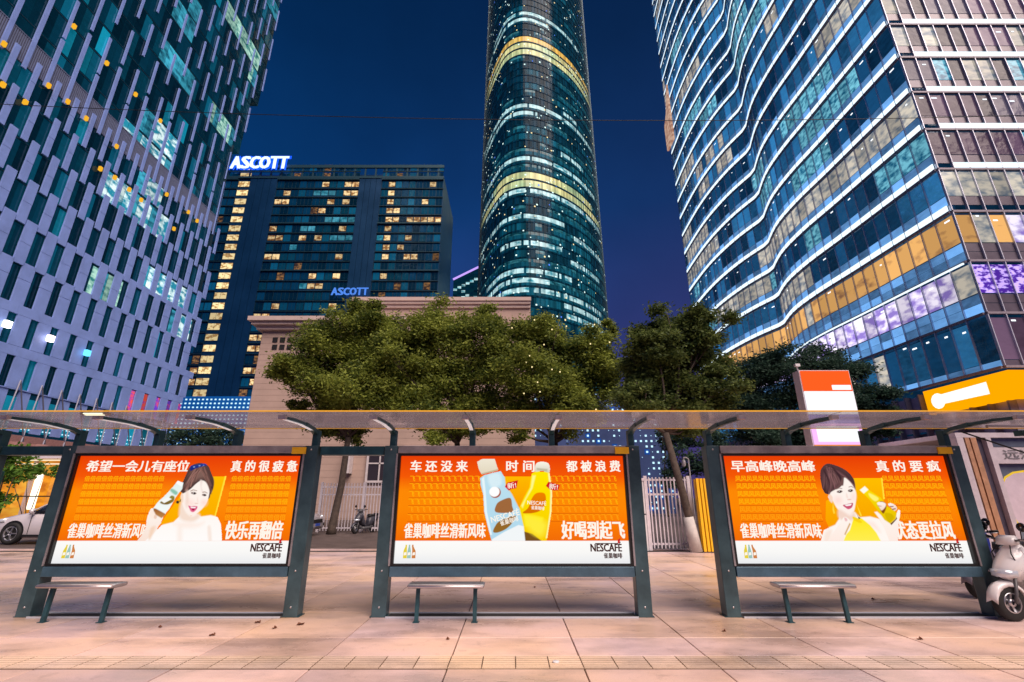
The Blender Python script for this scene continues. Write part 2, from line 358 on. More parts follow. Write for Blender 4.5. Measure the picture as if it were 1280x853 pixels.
# ------------------------------------------------------------------ text
def text_mb(body, size, font_off=.012, shear=0., align='CENTER', space=1., line=1.):
    cu = bpy.data.curves.new('t', 'FONT'); cu.body = body; cu.size = size; cu.offset = font_off*size; cu.shear = shear
    cu.align_x = align; cu.space_character = space; cu.space_line = line; cu.resolution_u = 2; cu.fill_mode = 'FRONT'
    ob = bpy.data.objects.new('t', cu); COL.objects.link(ob)
    dg = bpy.context.evaluated_depsgraph_get(); dg.update()
    me = bpy.data.meshes.new_from_object(ob.evaluated_get(dg))
    vs = [tuple(v.co) for v in me.vertices]; fs = [list(p.vertices) for p in me.polygons]
    bpy.data.objects.remove(ob); bpy.data.curves.remove(cu); bpy.data.meshes.remove(me)
    return vs, fs
def put_text(name, body, x0, x1, z0, z1, y, mt, parent, off=.012, rot=0., shear=0., depth=0., vert=False):
    """fits the words into the box x0..x1, z0..z1 of the plane at y (facing -Y)"""
    vs, fs = text_mb(body, 1., 0., shear)
    if not vs: return None
    a = np.array(vs); mn = a.min(0); mx_ = a.max(0)
    a[:, 0] = (a[:, 0]-mn[0])/(mx_[0]-mn[0]); a[:, 1] = (a[:, 1]-mn[1])/(mx_[1]-mn[1])
    cx, cz = (x0+x1)/2, (z0+z1)/2
    U = (a[:, 0]-.5)*(x1-x0); V = (a[:, 1]-.5)*(z1-z0)
    X = cx + U*math.cos(rot) - V*math.sin(rot); Z = cz + U*math.sin(rot) + V*math.cos(rot)
    mb = MB(); h = (z1-z0)*off*1.25
    for n_, (ax, az_) in enumerate(((0, 0), (1, .45), (-1, .45), (1, -.45), (-1, -.45)) if off > .006 else ((0, 0),)):
        mb.add([(x + ax*h, y - n_*.0001, z + az_*h) for x, z in zip(X, Z)], fs)
    if depth:
        o = mb.build(name, mt, parent); sm = o.modifiers.new('solid', 'SOLIDIFY'); sm.thickness = depth; sm.offset = 0
        return o
    return mb.build(name, mt, parent)
# ------------------------------------------------------------------ printed figures (flat print with its own colours, at its place on the poster)
def smooth_poly(P, n=5):
    P = [np.array(p, float) for p in P]; out = []; k = len(P)
    for i in range(k):
        a, b, c, d = P[i-1], P[i], P[(i+1) % k], P[(i+2) % k]
        for j in range(n):
            t = j/n; out.append(.5*((2*b) + (-a+c)*t + (2*a-5*b+4*c-d)*t*t + (-a+3*b-3*c+d)*t**3))
    return np.array(out)
def cover(pts, poly, feather):
    x, y = pts[:, 0], pts[:, 1]; n = len(poly); ins = np.zeros(len(x), bool); dm = np.full(len(x), 1e9)
    for i in range(n):
        x1, y1 = poly[i]; x2, y2 = poly[(i+1) % n]
        c = ((y1 > y) != (y2 > y)); 
        with np.errstate(divide='ignore', invalid='ignore'): xi = (x2-x1)*(y-y1)/(y2-y1+1e-12)+x1
        ins ^= c & (x < xi)
        dx, dy = x2-x1, y2-y1; L = dx*dx+dy*dy+1e-12
        t = np.clip(((x-x1)*dx+(y-y1)*dy)/L, 0, 1); dm = np.minimum(dm, (x-x1-t*dx)**2+(y-y1-t*dy)**2)
    sd = np.where(ins, 1, -1)*np.sqrt(dm)
    return np.clip(.5 + sd/feather, 0, 1)
def ell(cx, cy, rx, ry, rot=0, n=14):
    a = np.linspace(0, 2*np.pi, n, endpoint=False); c, s = math.cos(rot), math.sin(rot)
    return [(cx+rx*math.cos(t)*c-ry*math.sin(t)*s, cy+rx*math.cos(t)*s+ry*math.sin(t)*c) for t in a]
PRINT = None
def print_mat():
    global PRINT
    if PRINT: return PRINT
    m = bpy.data.materials.new('backlit_print'); m.use_nodes = True; t = m.node_tree; t.nodes.clear()
    a = N(t, 'ShaderNodeAttribute'); a.attribute_name = 'ink'; e_ = N(t, 'ShaderNodeEmission'); o = N(t, 'ShaderNodeOutputMaterial')
    t.links.new(a.outputs['Color'], e_.inputs[0]); t.links.new(e_.outputs[0], o.inputs[0]); m.cycles.emission_sampling = 'NONE'
    PRINT = m; return m
def srgb(c): return [((v/255)/12.92 if v <= 10 else (((v/255)+.055)/1.055)**2.4) for v in c]
def figure(name, shapes, ox, oy, sc, plane, parent, zmin, step=.0065):
    """shapes in measured crop units: (polygon, colour, feather, smooth?, optional second colour for a soft vertical blend)"""
    def w(p):
        q = atY(ox+p[0]/sc, oy+p[1]/sc, plane); return (q.x, q.z)
    allp = np.array([w(p) for s in shapes for p in s[0]])
    x0, z0 = allp.min(0)-.01; x1, z1 = allp.max(0)+.01; z0 = max(z0, zmin)
    nx = int((x1-x0)/step)+1; nz_ = int((z1-z0)/step)+1
    X, Z = np.meshgrid(np.linspace(x0, x1, nx), np.linspace(z0, z1, nz_)); pts = np.stack([X.ravel(), Z.ravel()], 1)
    colr = np.zeros((len(pts), 3)); al = np.zeros(len(pts)); unit = (x1-x0)/((allp[:, 0].max()-allp[:, 0].min()+1e-9)) * 1
    k = np.linalg.norm(np.array(w((100, 0)))-np.array(w((0, 0))))/100
    for s in shapes:
        P = smooth_poly(s[0]) if s[3] else np.array(s[0], float)
        P = np.array([w(p) for p in P]); a = cover(pts, P, max(s[2]*k, step*.8))
        c = np.array(srgb(s[1]))
        if len(s) > 4:
            t = np.clip((pts[:, 1]-P[:, 1].min())/(P[:, 1].max()-P[:, 1].min()+1e-9), 0, 1)[:, None]
            c = np.array(srgb(s[4]))*(1-t) + c*t
        else: c = np.repeat(c[None], len(pts), 0)
        strength = s[5] if len(s) > 5 else 1.
        aa = (a*strength)[:, None]
        new = al + a*strength*(1-al)
        colr = np.where(al[:, None] < .01, c, colr*(1-aa)+c*aa); al = new
    keep = (al > .5).reshape(nz_, nx)
    idx = np.arange(nx*nz_).reshape(nz_, nx)
    kq = keep[:-1, :-1] & keep[1:, :-1] & keep[:-1, 1:] & keep[1:, 1:]
    q = np.stack([idx[:-1, :-1][kq], idx[:-1, 1:][kq], idx[1:, 1:][kq], idx[1:, :-1][kq]], 1)
    used, inv = np.unique(q, return_inverse=True); q = inv.reshape(q.shape)
    o0 = wl(parent); v = np.stack([pts[used, 0]-o0.x, np.full(len(used), plane-.004)-o0.y, pts[used, 1]-o0.z], 1)
    me = bpy.data.meshes.new(name); me.from_pydata(v.tolist(), [], q.tolist())
    at = me.color_attributes.new('ink', 'FLOAT_COLOR', 'POINT')
    at.data.foreach_set('color', np.concatenate([colr[used], np.ones((len(used), 1))], 1).ravel().astype(np.float32))
    me.materials.append(print_mat()); me.update()
    o = bpy.data.objects.new(name, me); COL.objects.link(o); o.parent = parent
    return o
SK = (255, 246, 238); SK2 = (250, 226, 212)
FIG1 = [
 ([(900,200),(1035,195),(930,585),(700,640),(390,668),(430,600),(560,420),(640,300)], (255,190,0), 6, False, (252,170,0)),
 ([(1018,195),(1037,195),(932,585),(918,580)], (255,226,60), 6, False),
 ([(262,600),(310,505),(380,560),(420,590),(395,655),(340,745),(300,830),(170,830),(215,760),(250,690)], SK, 10, True, SK2),
 ([(600,455),(690,585),(740,560),(790,588),(880,575),(950,592),(982,660),(990,750),(992,830),(240,830),(330,750),(400,672),(520,642),(575,590),(605,530)], SK, 10, False, (255,252,250)),
 ([(598,440),(640,540),(700,585),(760,560),(770,600),(690,640),(580,600)], (246,222,206), 30, True),
 ([(668,118),(715,80),(790,68),(858,95),(886,160),(912,235),(907,310),(880,372),(850,420),(700,420),(590,352),(588,305),(622,222),(648,165)], (92,66,62), 8, True, (70,48,48)),
 ([(700,150),(760,120),(820,150),(860,230),(800,215),(720,250),(640,330),(650,250)], (128,96,88), 40, True),
 ([(730,130),(745,128),(700,240),(650,310),(640,300),(690,230)], (60,40,44), 14, True),
 ([(690,318),(740,270),(790,240),(835,258),(866,330),(862,390),(842,455),(800,512),(745,560),(700,580),(655,555),(622,505),(600,440),(594,380),(640,352)], SK, 8, True, (255,240,232)),
 ([(600,360),(590,395),(600,440),(614,450),(616,380)], (248,220,200), 10, True),
 ([(780,240),(800,250),(790,300),(812,370),(790,330)], (240,220,214), 20, True),
 (ell(680,455,40,30,.3), (255,214,206), 50, True, (255,214,206), .6), (ell(815,455,28,28,.3), (255,210,202), 45, True, (255,210,202), .6),
 ([(640,352),(660,340),(668,420),(650,500),(640,470)], (240,212,196), 26, True, (240,212,196), .7),
 ([(520,660),(640,640),(760,650),(820,640),(760,690),(620,700)], (255,236,226), 40, True, (255,236,226), .8), ([(560,700),(600,690),(600,830),(560,830)], (252,234,224), 40, True, (252,234,224), .7), ([(850,690),(880,690),(890,830),(860,830)], (248,228,216), 20, True, (248,228,216), .8),
 (ell(716,362,27,11,.12), (120,92,88), 8, True), (ell(722,364,12,11), (40,28,30), 6, True), (ell(712,360,5,4), (250,246,244), 4, True),
 (ell(818,380,22,10,.12), (120,92,88), 8, True), (ell(824,381,10,10), (40,28,30), 6, True),
 ([(682,340),(710,326),(748,336),(748,342),(712,334),(686,346)], (150,118,104), 7, False),
 ([(800,350),(826,346),(850,360),(848,366),(824,354),(802,357)], (150,118,104), 7, False),
 (ell(742,462,18,5,.1), (238,196,184), 8, True), ([(752,400),(762,440),(758,458),(746,440)], (250,228,218), 12, True),
 ([(664,482),(690,490),(722,486),(752,492),(742,520),(715,545),(690,540),(676,515)], (214,70,120), 6, True, (236,110,150)),
 ([(684,494),(738,496),(730,508),(692,506)], (255,250,250), 4, False), ([(694,514),(726,514),(712,532)], (160,20,60), 6, True),
 ([(682,138),(684,98),(740,88),(818,74),(846,92),(780,108),(720,130),(692,146)], (36,60,150), 6, True, (24,34,110)),
 (ell(720,108,9,5), (150,180,230), 4, True), (ell(772,96,9,5), (150,180,230), 4, True), (ell(812,92,7,4), (120,150,220), 4, True),
 (ell(560,449,15,15), (60,44,40), 5, True), ([(594,420),(590,445),(574,444),(588,420)], (120,100,60), 5, False),
 ([(562,238),(616,262),(604,322),(545,402),(478,520),(404,604),(328,560),(322,508),(362,450),(440,378),(512,300)], (226,240,236), 6, False, (250,252,250)),
 ([(562,238),(616,262),(600,300),(540,262)], (252,252,250), 5, False),
 ([(505,318),(560,352),(540,380),(490,340)], (140,196,176), 14, True),
 ([(470,410),(500,385),(530,398),(520,440),(470,470),(420,470),(390,452),(420,430)], (150,140,60), 8, True, (120,90,40)),
 ([(398,436),(470,400),(505,420),(430,458)], (250,250,246), 5, False),
 ([(326,508),(350,512),(450,566),(404,604),(328,560)], (150,84,36), 8, False, (196,140,80)),
 ([(300,520),(332,540),(350,590),(330,610),(290,590)], (255,236,222), 10, True), ([(340,570),(360,585),(350,612),(330,600)], (240,206,186), 8, True),
 ([(300,700),(345,690),(300,800),(280,800)], (246,214,190), 24, True),
]
FIG3 = [
 ([(420,215),(715,212),(730,400),(770,640),(600,700),(200,700),(165,620),(170,430),(420,400)], (255,190,0), 6, False, (250,160,0)),
 ([(705,212),(722,212),(745,420),(728,420)], (255,226,60), 6, False),
 ([(300,540),(300,610),(262,668),(150,716),(118,830),(800,830),(745,700),(690,612),(600,588),(500,596),(452,545)], SK, 10, False, (255,248,242)),
 ([(640,545),(668,540),(800,660),(850,600),(868,520),(892,560),(880,650),(872,830),(788,830),(745,720),(690,610)], SK, 8, False, (255,236,226)),
 ([(118,140),(150,92),(200,74),(292,100),(382,150),(440,222),(457,322),(430,420),(250,420),(205,378),(165,367),(133,310),(116,220)], (88,58,60), 8, True, (66,42,50)),
 ([(170,170),(240,150),(320,200),(330,270),(250,300),(190,330),(150,260)], (120,84,84), 50, True),
 ([(236,120),(250,120),(320,200),(335,270),(322,290),(300,220)], (62,40,46), 14, True),
 ([(150,150),(160,140),(210,240),(206,330),(196,330),(190,240)], (62,40,46), 16, True),
 ([(214,362),(250,334),(318,296),(345,214),(392,240),(440,300),(466,370),(458,470),(440,545),(402,574),(340,562),(282,512),(240,440),(216,405)], SK, 8, True, (255,240,232)),
 ([(206,372),(190,392),(205,430),(232,455),(236,400)], (248,216,198), 10, True),
 ([(330,214),(346,214),(340,285),(320,292),(250,332),(240,330),(300,280)], (110,78,76), 10, True),
 ([(300,520),(400,575),(440,545),(460,600),(380,640),(300,600)], (244,214,200), 30, True),
 (ell(290,430,34,34,.3), (255,208,200), 55, True, (255,208,200), .6), (ell(436,400,22,34,.1), (255,208,200), 45, True, (255,208,200), .5),
 ([(560,640),(640,650),(700,740),(640,700)], (255,228,216), 40, True, (255,228,216), .8), ([(170,740),(230,720),(200,830),(150,830)], (250,226,212), 30, True, (250,226,212), .8),
 (ell(305,347,28,12,-.1), (116,88,86), 8, True), (ell(307,348,12,12), (40,28,30), 6, True), (ell(302,344,5,4), (250,246,244), 4, True),
 (ell(410,337,25,13,-.1), (116,88,86), 8, True), (ell(412,338,12,12), (40,28,30), 6, True), (ell(407,334,5,4), (250,246,244), 4, True),
 ([(270,322),(300,310),(330,316),(330,322),(300,317),(272,328)], (140,106,98), 7, False), ([(392,300),(418,292),(440,306),(438,312),(416,299),(394,307)], (140,106,98), 7, False),
 (ell(398,424,20,6,-.1), (236,190,178), 8, True), ([(372,360),(388,400),(384,416),(366,396)], (250,226,216), 12, True),
 ([(336,478),(370,470),(400,462),(434,458),(424,500),(390,518),(360,502)], (190,50,86), 6, True, (216,96,126)), ([(352,476),(424,464),(412,482),(372,488)], (255,250,250), 4, False),
 ([(434,620),(470,604),(520,606),(600,672),(660,744),(706,830),(340,830),(370,760),(404,720)], (255,232,20), 8, False, (255,238,80)),
 ([(430,590),(470,600),(520,640),(500,650),(440,620)], (250,210,20), 8, True), ([(470,560),(486,590),(510,606),(490,612)], (60,40,40), 5, False),
 ([(240,440),(252,520),(262,556),(246,562),(236,520)], (255,214,60), 6, False), ([(470,470),(520,580),(506,584)], (255,226,60), 6, False),
 ([(318,640),(340,600),(372,596),(412,640),(394,700),(356,760),(330,830),(200,830),(260,720)], SK, 8, True, (255,234,224)),
 ([(350,600),(372,606),(380,628),(360,634)], (240,190,190), 8, True), ([(400,650),(412,660),(360,770),(350,760)], (214,168,110), 8, False),
 ([(500,332),(548,294),(600,340),(706,408),(744,470),(860,552),(848,612),(796,658),(740,622),(688,548),(590,420)], (255,226,10), 6, False, (230,190,0)),
 ([(500,332),(548,294),(584,328),(538,366)], (255,252,236), 5, False), ([(590,362),(680,410),(650,440),(600,400)], (255,244,120), 10, True),
 ([(700,440),(760,470),(730,560),(690,500)], (160,84,20), 10, True, (130,70,20)),
 ([(742,560),(800,560),(830,600),(780,640)], (214,180,0), 10, True),
 ([(668,456),(716,448),(752,466),(744,500),(712,530),(690,500)], SK, 7, True, (246,214,196)), ([(672,480),(710,486),(712,492),(672,488)], (190,130,110), 5, False),
 ([(770,470),(800,456),(850,482),(864,520),(838,534),(800,502)], SK, 7, True, (240,204,186)), ([(782,488),(830,486),(824,496),(790,498)], (150,90,80), 6, False), ([(806,516),(846,506),(850,516),(816,526)], (160,100,86), 6, False),
 ([(860,540),(886,520),(894,560),(876,640),(860,620)], SK, 7, True),
 ([(796,658),(848,612),(856,590),(862,610),(806,672)], (96,60,20), 5, False),
]
FIG2 = [
 ([(290,225),(560,225),(560,400),(420,640),(260,500)], (255,186,0), 5, False, (250,140,0)),
 ([(552,200),(592,178),(720,190),(742,360),(736,560),(694,830),(470,830),(460,650),(438,520),(482,420),(532,330)], (255,232,0), 6, False, (250,206,0)),
 ([(705,200),(722,200),(746,370),(738,560),(700,800),(684,800),(722,560),(728,380)], (255,248,170), 8, False),
 ([(560,220),(590,220),(560,340),(500,440),(470,520),(456,500),(500,420),(545,330)], (255,250,140), 12, False),
 ([(584,182),(590,112),(640,90),(712,108),(720,190),(650,176)], (250,248,232), 6, True, (214,208,190)), ([(600,150),(700,160),(698,186),(600,168)], (190,186,160), 12, False),
 ([(556,430),(600,382),(674,388),(682,470),(640,540),(560,568),(470,566),(520,520)], (240,130,0), 6, True, (214,110,0)),
 ([(480,580),(660,610),(640,700),(500,690)], (255,240,30), 20, False), ([(480,738),(560,760),(650,830),(480,830)], (120,80,30), 8, False),
 ([(500,600),(660,640),(690,700),(640,780),(540,730)], (255,236,60), 60, True),
 ([(74,242),(112,214),(268,176),(302,232),(312,312),(370,392),(440,530),(478,690),(492,830),(180,830),(142,690),(112,560),(102,400),(78,310)], (190,226,240), 6, False, (176,216,236)),
 ([(90,250),(112,230),(128,380),(140,560),(186,770),(168,770),(118,560),(108,400)], (232,246,250), 8, False),
 ([(150,220),(250,200),(270,300),(180,330)], (216,238,246), 30, True),
 ([(44,92),(90,66),(212,64),(246,166),(200,186),(84,208),(60,160)], (240,232,212), 6, False, (226,214,190)), ([(90,200),(240,160),(244,176),(92,214)], (200,180,150), 6, False),
 ([(184,812),(300,742),(432,678),(478,690),(494,830),(184,830)], (242,246,248), 8, False),
 (ell(216,378,52,50,-.5), (170,84,60), 6, True), (ell(208,370,48,46,-.5), (255,255,255), 6, True),
 ([(222,560),(226,490),(270,452),(354,428),(372,500),(372,560)], (160,104,60), 6, True), ([(214,690),(260,640),(400,590),(380,650),(320,712),(240,748),(196,742)], (150,104,40), 6, True),
 ([(304,322),(330,284),(372,276),(426,264),(412,338),(366,344),(340,360)], (214,20,30), 5, False), ([(684,316),(708,278),(760,290),(818,306),(800,356),(762,362),(716,344)], (214,20,30), 5, False),
]
def strands(p0, ends, seed, base):
    r = random.Random(seed); out = []
    for ex, ey in ends:
        for _ in range(3):
            x0, y0 = p0[0]+r.uniform(-45, 45), p0[1]+r.uniform(-12, 25); x1, y1 = ex+r.uniform(-14, 14), ey+r.uniform(-14, 14)
            mx_, my_ = (x0+x1)/2+(x1-x0)*.18, (y0+y1)/2-22; q = [( (1-t)**2*x0+2*t*(1-t)*mx_+t*t*x1, (1-t)**2*y0+2*t*(1-t)*my_+t*t*y1) for t in (0, .25, .5, .75, 1)]
            w = r.uniform(3, 6); poly = [(x-w, y-w*.4) for x, y in q] + [(x+w, y+w*.4) for x, y in q[::-1]]
            k = r.choice((.62, .75, 1.5, 1.8)); out.append((poly, tuple(min(255, c*k) for c in base), 5, False, tuple(min(255, c*k) for c in base), .55))
    return out
FIG1[8:8] = strands((775, 105), [(600, 330), (620, 340), (650, 340), (690, 310), (730, 262), (850, 260), (875, 320), (895, 300), (885, 360)], 3, (96, 68, 62))
FIG3[6:6] = strands((200, 100), [(150, 330), (180, 360), (210, 360), (250, 325), (300, 300), (335, 260), (400, 230), (440, 290), (450, 320)], 5, (92, 62, 64))
# ------------------------------------------------------------------ advertising light boxes
PY = 7.10
def poster_screen_mat():
    m = bpy.data.materials.new('backlit_orange'); m.use_nodes = True; t = m.node_tree; t.nodes.clear()
    g = N(t, 'ShaderNodeTexCoord'); s = N(t, 'ShaderNodeSeparateXYZ'); t.links.new(g.outputs['Generated'], s.inputs[0])
    r = N(t, 'ShaderNodeValToRGB'); t.links.new(s.outputs['Z'], r.inputs[0]); el_ = r.color_ramp.elements
    el_[0].position = .0; el_[0].color = (.84, .85, .87, 1); el_[1].position = 1.; el_[1].color = (.82, .050, .0, 1)
    r.color_ramp.interpolation = 'LINEAR'
    for p, c in ((.10, (.96, .95, .93)), (.198, (1., .98, .96)), (.202, (.90, .15, .001)), (.34, (.98, .20, .0)), (.5, (1., .25, .0)), (.66, (1., .25, .0)), (.80, (.92, .10, .0))):
        q = r.color_ramp.elements.new(p); q.color = (*c, 1)
    e_ = N(t, 'ShaderNodeEmission'); e_.inputs[1].default_value = 1.0; o = N(t, 'ShaderNodeOutputMaterial'); t.links.new(r.outputs[0], e_.inputs[0])
    gl = N(t, 'ShaderNodeBsdfGlossy'); gl.inputs['Roughness'].default_value = .1; ms = N(t, 'ShaderNodeMixShader'); ms.inputs[0].default_value = .015
    t.links.new(e_.outputs[0], ms.inputs[1]); t.links.new(gl.outputs[0], ms.inputs[2]); t.links.new(ms.outputs[0], o.inputs[0])
    return m
M['screen'] = poster_screen_mat()
M['ink_white'] = emat('printed_white', (1., .93, .82), 1.0)
M['ink_char'] = emat('printed_light_orange', (1., .46, .004), 1.0)
M['ink_char2'] = emat('printed_yellow_orange', (1., .36, .006), 1.0)
M['ink_brown'] = emat('printed_dark_brown', (.06, .02, .018), 1.0)
M['ink_red'] = emat('printed_red', (.6, .02, .02), 1.0)
M['ink_line'] = emat('printed_dark_orange', (.62, .09, .002), 1.)
M['boxback'] = mat('box_back_panel', (.10, .11, .12), .5, .2)
def light_box(cx, idx, label):
    t = thing('advertising_light_box', (cx, 7.2, 0), label, 'light box', 'advertising light boxes of the bus shelter')
    for s in (-1, 1):
        m = MB(); x = cx + s*1.765; m.box(x-.096, x+.096, 7.05, 7.24, 0, 2.225); leg = m.build('leg', M['legpaint'], t, bevel=.008)
        m = MB(); m.box(x-s*.095-.012, x-s*.095+.012, 7.035, 7.049, .62, 2.11); m.build('trim_strip', M['framepaint'], leg)
        for zz in (.12, .56, 2.17):
            m = MB(); m.lathe([(.001, -.006), (.011, -.006), (.013, 0)], (x, 7.05, zz), 'y', 8); m.build('bolt', M['steel'], leg)
        b = MB(); b.box(x-.118, x+.118, 7.055, 7.255, .001, .010); b.build('base_plate', M['teal'], leg)
    m = MB(); m.box(cx-1.66, cx+1.66, 7.035, 7.235, 2.115, 2.222); m.build('top_rail', M['framepaint'], t, bevel=.006)
    m = MB(); m.box(cx-1.66, cx+1.66, 7.035, 7.235, .485, .612); m.build('bottom_rail', M['railpaint'], t, bevel=.006)
    m = MB(); m.box(cx-1.662, cx+1.662, 7.13, 7.23, .613, 2.114); m.build('cabinet', M['boxback'], t)
    m = MB()
    a = 1.655; i = 1.62
    m.box(cx-a, cx-i, 7.05, 7.12, .613, 2.114); m.box(cx+i, cx+a, 7.05, 7.12, .613, 2.114); m.box(cx-i, cx+i, 7.05, 7.12, 2.08, 2.114); m.box(cx-i, cx+i, 7.05, 7.12, .613, .645)
    m.build('seal', M['black'], t)
    m = MB(); m.add([(cx-i, PY, .645), (cx+i, PY, .645), (cx+i, PY, 2.08), (cx-i, PY, 2.08)], [(0, 1, 2, 3)]); scr = m.build('poster', M['screen'], t)
    m = MB(); m.box(cx+1.50, cx+1.70, 7.012, 7.034, 2.105, 2.20); m.build('yellow_tag', M['yellow'], t)
    m = MB(); m.box(cx-1.66, cx+1.66, 7.02, 7.26, .001, .008); ch = m.build('floor_channel', M['joint'], t)
    for yy in (7.01, 7.27):
        m = MB(); m.box(cx-1.66, cx+1.66, yy-.009, yy+.009, .001, .022); m.build('floor_rail', M['railwhite'], ch)
    if idx == 0: return t
    y1 = PY-.002
    L = cx-1.62; Rr = cx+1.62
    X = lambda u: L + u*3.24
    Z = lambda v: .645 + v*1.435                   # v up from the bottom
    top = {1: [('希望一会儿有座位', .04, .50), ('真 的 很 疲 惫', .69, .985)], 2: [('车 还 没 来', .045, .30), ('时 间', .475, .60), ('都 被 浪 费', .745, .985)], 3: [('早高峰晚高峰', .035, .41), ('真 的 要 疯', .685, .97)]}[idx]
    for b, u0, u1 in top: put_text('slogan', b, X(u0), X(u1), Z(.845), Z(.955), y1, M['ink_white'], scr, .027)
    put_text('slogan', '雀巢咖啡丝滑新风味', X(.035), X(.385), Z(.225), Z(.36), y1, M['ink_white'], scr, .020)
    low = {1: ('快乐再翻倍', .715, .96), 2: ('好喝到起飞', .715, .985), 3: ('状态更拉风', .70, .955)}[idx]
    put_text('slogan', low[0], X(low[1]), X(low[2]), Z(.215), Z(.38), y1, M['ink_white'], scr, .026)
    ch = {1: '倍', 2: '飞', 3: '风'}[idx]
    for r in range(6):
        zt = .805 - r*.073
        ncol = 15
        for (u0, u1, nn) in ((.045, .40, 14), (.70, .965, 10)) if idx != 2 else ((.045, .385, 13), (.655, .965, 12)):
            put_text('small_character_row', ch*nn, X(u0), X(u1), Z(zt-.052), Z(zt), y1, M['ink_char'] if r < 4 else M['ink_char2'], scr, .016)
            m = MB(); m.add([(X(u0), y1, Z(zt-.066)), (X(u1), y1, Z(zt-.066)), (X(u1), y1, Z(zt-.062)), (X(u0), y1, Z(zt-.062))], [(0, 1, 2, 3)]); m.build('row_line', M['ink_line'], scr)
    # logo and its red accent
    put_text('logo_lettering', 'NESCAFÉ', X(.836), X(.968), Z(.105), Z(.19), y1, M['ink_brown'], scr, .03)
    put_text('logo_lettering', '雀巢咖啡', X(.89), X(.968), Z(.045), Z(.092), y1, M['ink_brown'], scr, .03)
    m = MB(); m.box(X(.856), X(.955), y1-.001, y1, Z(.172), Z(.180)); m.build('logo_line', M['ink_brown'], scr)
    m = MB(); m.add([(X(.952), y1-.002, Z(.178)), (X(.960), y1-.002, Z(.178)), (X(.966), y1-.002, Z(.225)), (X(.954), y1-.002, Z(.21))], [(0, 1, 2, 3)]); m.build('logo_accent', M['ink_red'], scr)
    # tiny bottles in the lower left corner
    for n, (uu, c) in enumerate(((.045, (.80, .62, .05)), (.062, (.35, .55, .5)), (.082, (.62, .22, .06)))):
        em = emat('printed_bottle', c, 1.); m = MB(); x = X(uu); w = .026
        lean = (-.01, 0, .02)[n]
        m.add([(x-w, y1, Z(.045)), (x+w, y1, Z(.045)), (x+w*.9, y1, Z(.11)), (x+w*.4-lean, y1, Z(.15)), (x+w*.4-lean, y1, Z(.165)), (x-w*.4-lean, y1, Z(.165)), (x-w*.4-lean, y1, Z(.15)), (x-w*.9, y1, Z(.11))], [tuple(range(8))])
        m.build('printed_bottle', em, scr)
        m = MB(); m.add([(x-w*.7, y1-.001, Z(.07)), (x+w*.7, y1-.001, Z(.075)), (x+w*.6, y1-.001, Z(.10)), (x-w*.6, y1-.001, Z(.095))], [(0, 1, 2, 3)]); m.build('printed_label', M['ink_white'], scr)
    if idx == 1: figure('printed_figure', FIG1, 150, 570, 7.753, PY, scr, Z(.2))
    if idx == 3: figure('printed_figure', FIG3, 1010, 570, 7.754, PY, scr, Z(.2))
    if idx == 2:
        figure('printed_bottles', FIG2, 590, 565, 7.417, PY, scr, Z(.2))
        def c2(x, y): q = atY(590+x/7.417, 565+y/7.417, PY); return q.x, q.z
        for body, px_, py_, w, h, rot, mt in (('NESCAFÉ', 305, 588, 262, 62, .26, 'ink_white'), ('雀巢咖啡', 345, 640, 170, 46, .26, 'ink_white'), ('NESCAFÉ', 600, 470, 170, 40, -.06, 'ink_white'), ('雀巢咖啡', 610, 520, 120, 34, -.08, 'ink_white'), ('新!', 368, 312, 80, 50, .15, 'ink_white'), ('新!', 755, 322, 80, 50, -.1, 'ink_white')):
            x, z = c2(px_, py_); k = .01195/7.417*1.0
            k = (atY(700, 600, PY).x-atY(600, 600, PY).x)/100/7.417
            put_text('printed_lettering', body, x-w*k/2, x+w*k/2, z-h*k/2, z+h*k/2, PY-.006, M[mt], scr, .012, rot=rot)
    return t
light_box(-9.4, 0, 'grey steel frame at the far left edge, only its right leg in view')
light_box(-4.7, 1, 'lit orange light box printed with a woman in white holding up a pale bottle')
light_box(0, 2, 'lit orange light box printed with one blue and one yellow drink bottle')
light_box(4.7, 3, 'lit orange light box printed with a woman in a yellow dress holding a yellow bottle')
# ------------------------------------------------------------------ bus shelter
def canopy_glass():
    m = bpy.data.materials.new('milky_canopy_glass'); m.use_nodes = True; t = m.node_tree; b = t.nodes['Principled BSDF']
    b.inputs['Base Color'].default_value = (.17, .15, .20, 1); b.inputs['Roughness'].default_value = .15
    g = N(t, 'ShaderNodeNewGeometry'); mp = N(t, 'ShaderNodeMapping'); mp.inputs['Scale'].default_value = (.5, 2.2, 1)
    nz = N(t, 'ShaderNodeTexNoise'); nz.inputs['Scale'].default_value = 1.3; nz.inputs['Detail'].default_value = 5
    t.links.new(g.outputs['Position'], mp.inputs[0]); t.links.new(mp.outputs[0], nz.inputs['Vector'])
    mr = N(t, 'ShaderNodeMapRange'); mr.inputs[1].default_value = .3; mr.inputs[2].default_value = .7; mr.inputs[3].default_value = .30; mr.inputs[4].default_value = .62
    t.links.new(nz.outputs[0], mr.inputs[0]); t.links.new(mr.outputs[0], b.inputs['Alpha'])
    tr = N(t, 'ShaderNodeBsdfTranslucent'); tr.inputs[0].default_value = (.75, .62, .7, 1)
    ms = N(t, 'ShaderNodeMixShader'); ms.inputs[0].default_value = .12; o = t.nodes['Material Output']
    t.links.new(b.outputs[0], ms.inputs[1]); t.links.new(tr.outputs[0], ms.inputs[2]); t.links.new(ms.outputs[0], o.inputs[0])
    return m
M['canopy'] = canopy_glass()
M['tube'] = emat('fluorescent_tube', (1., .90, .62), 1.6, True)
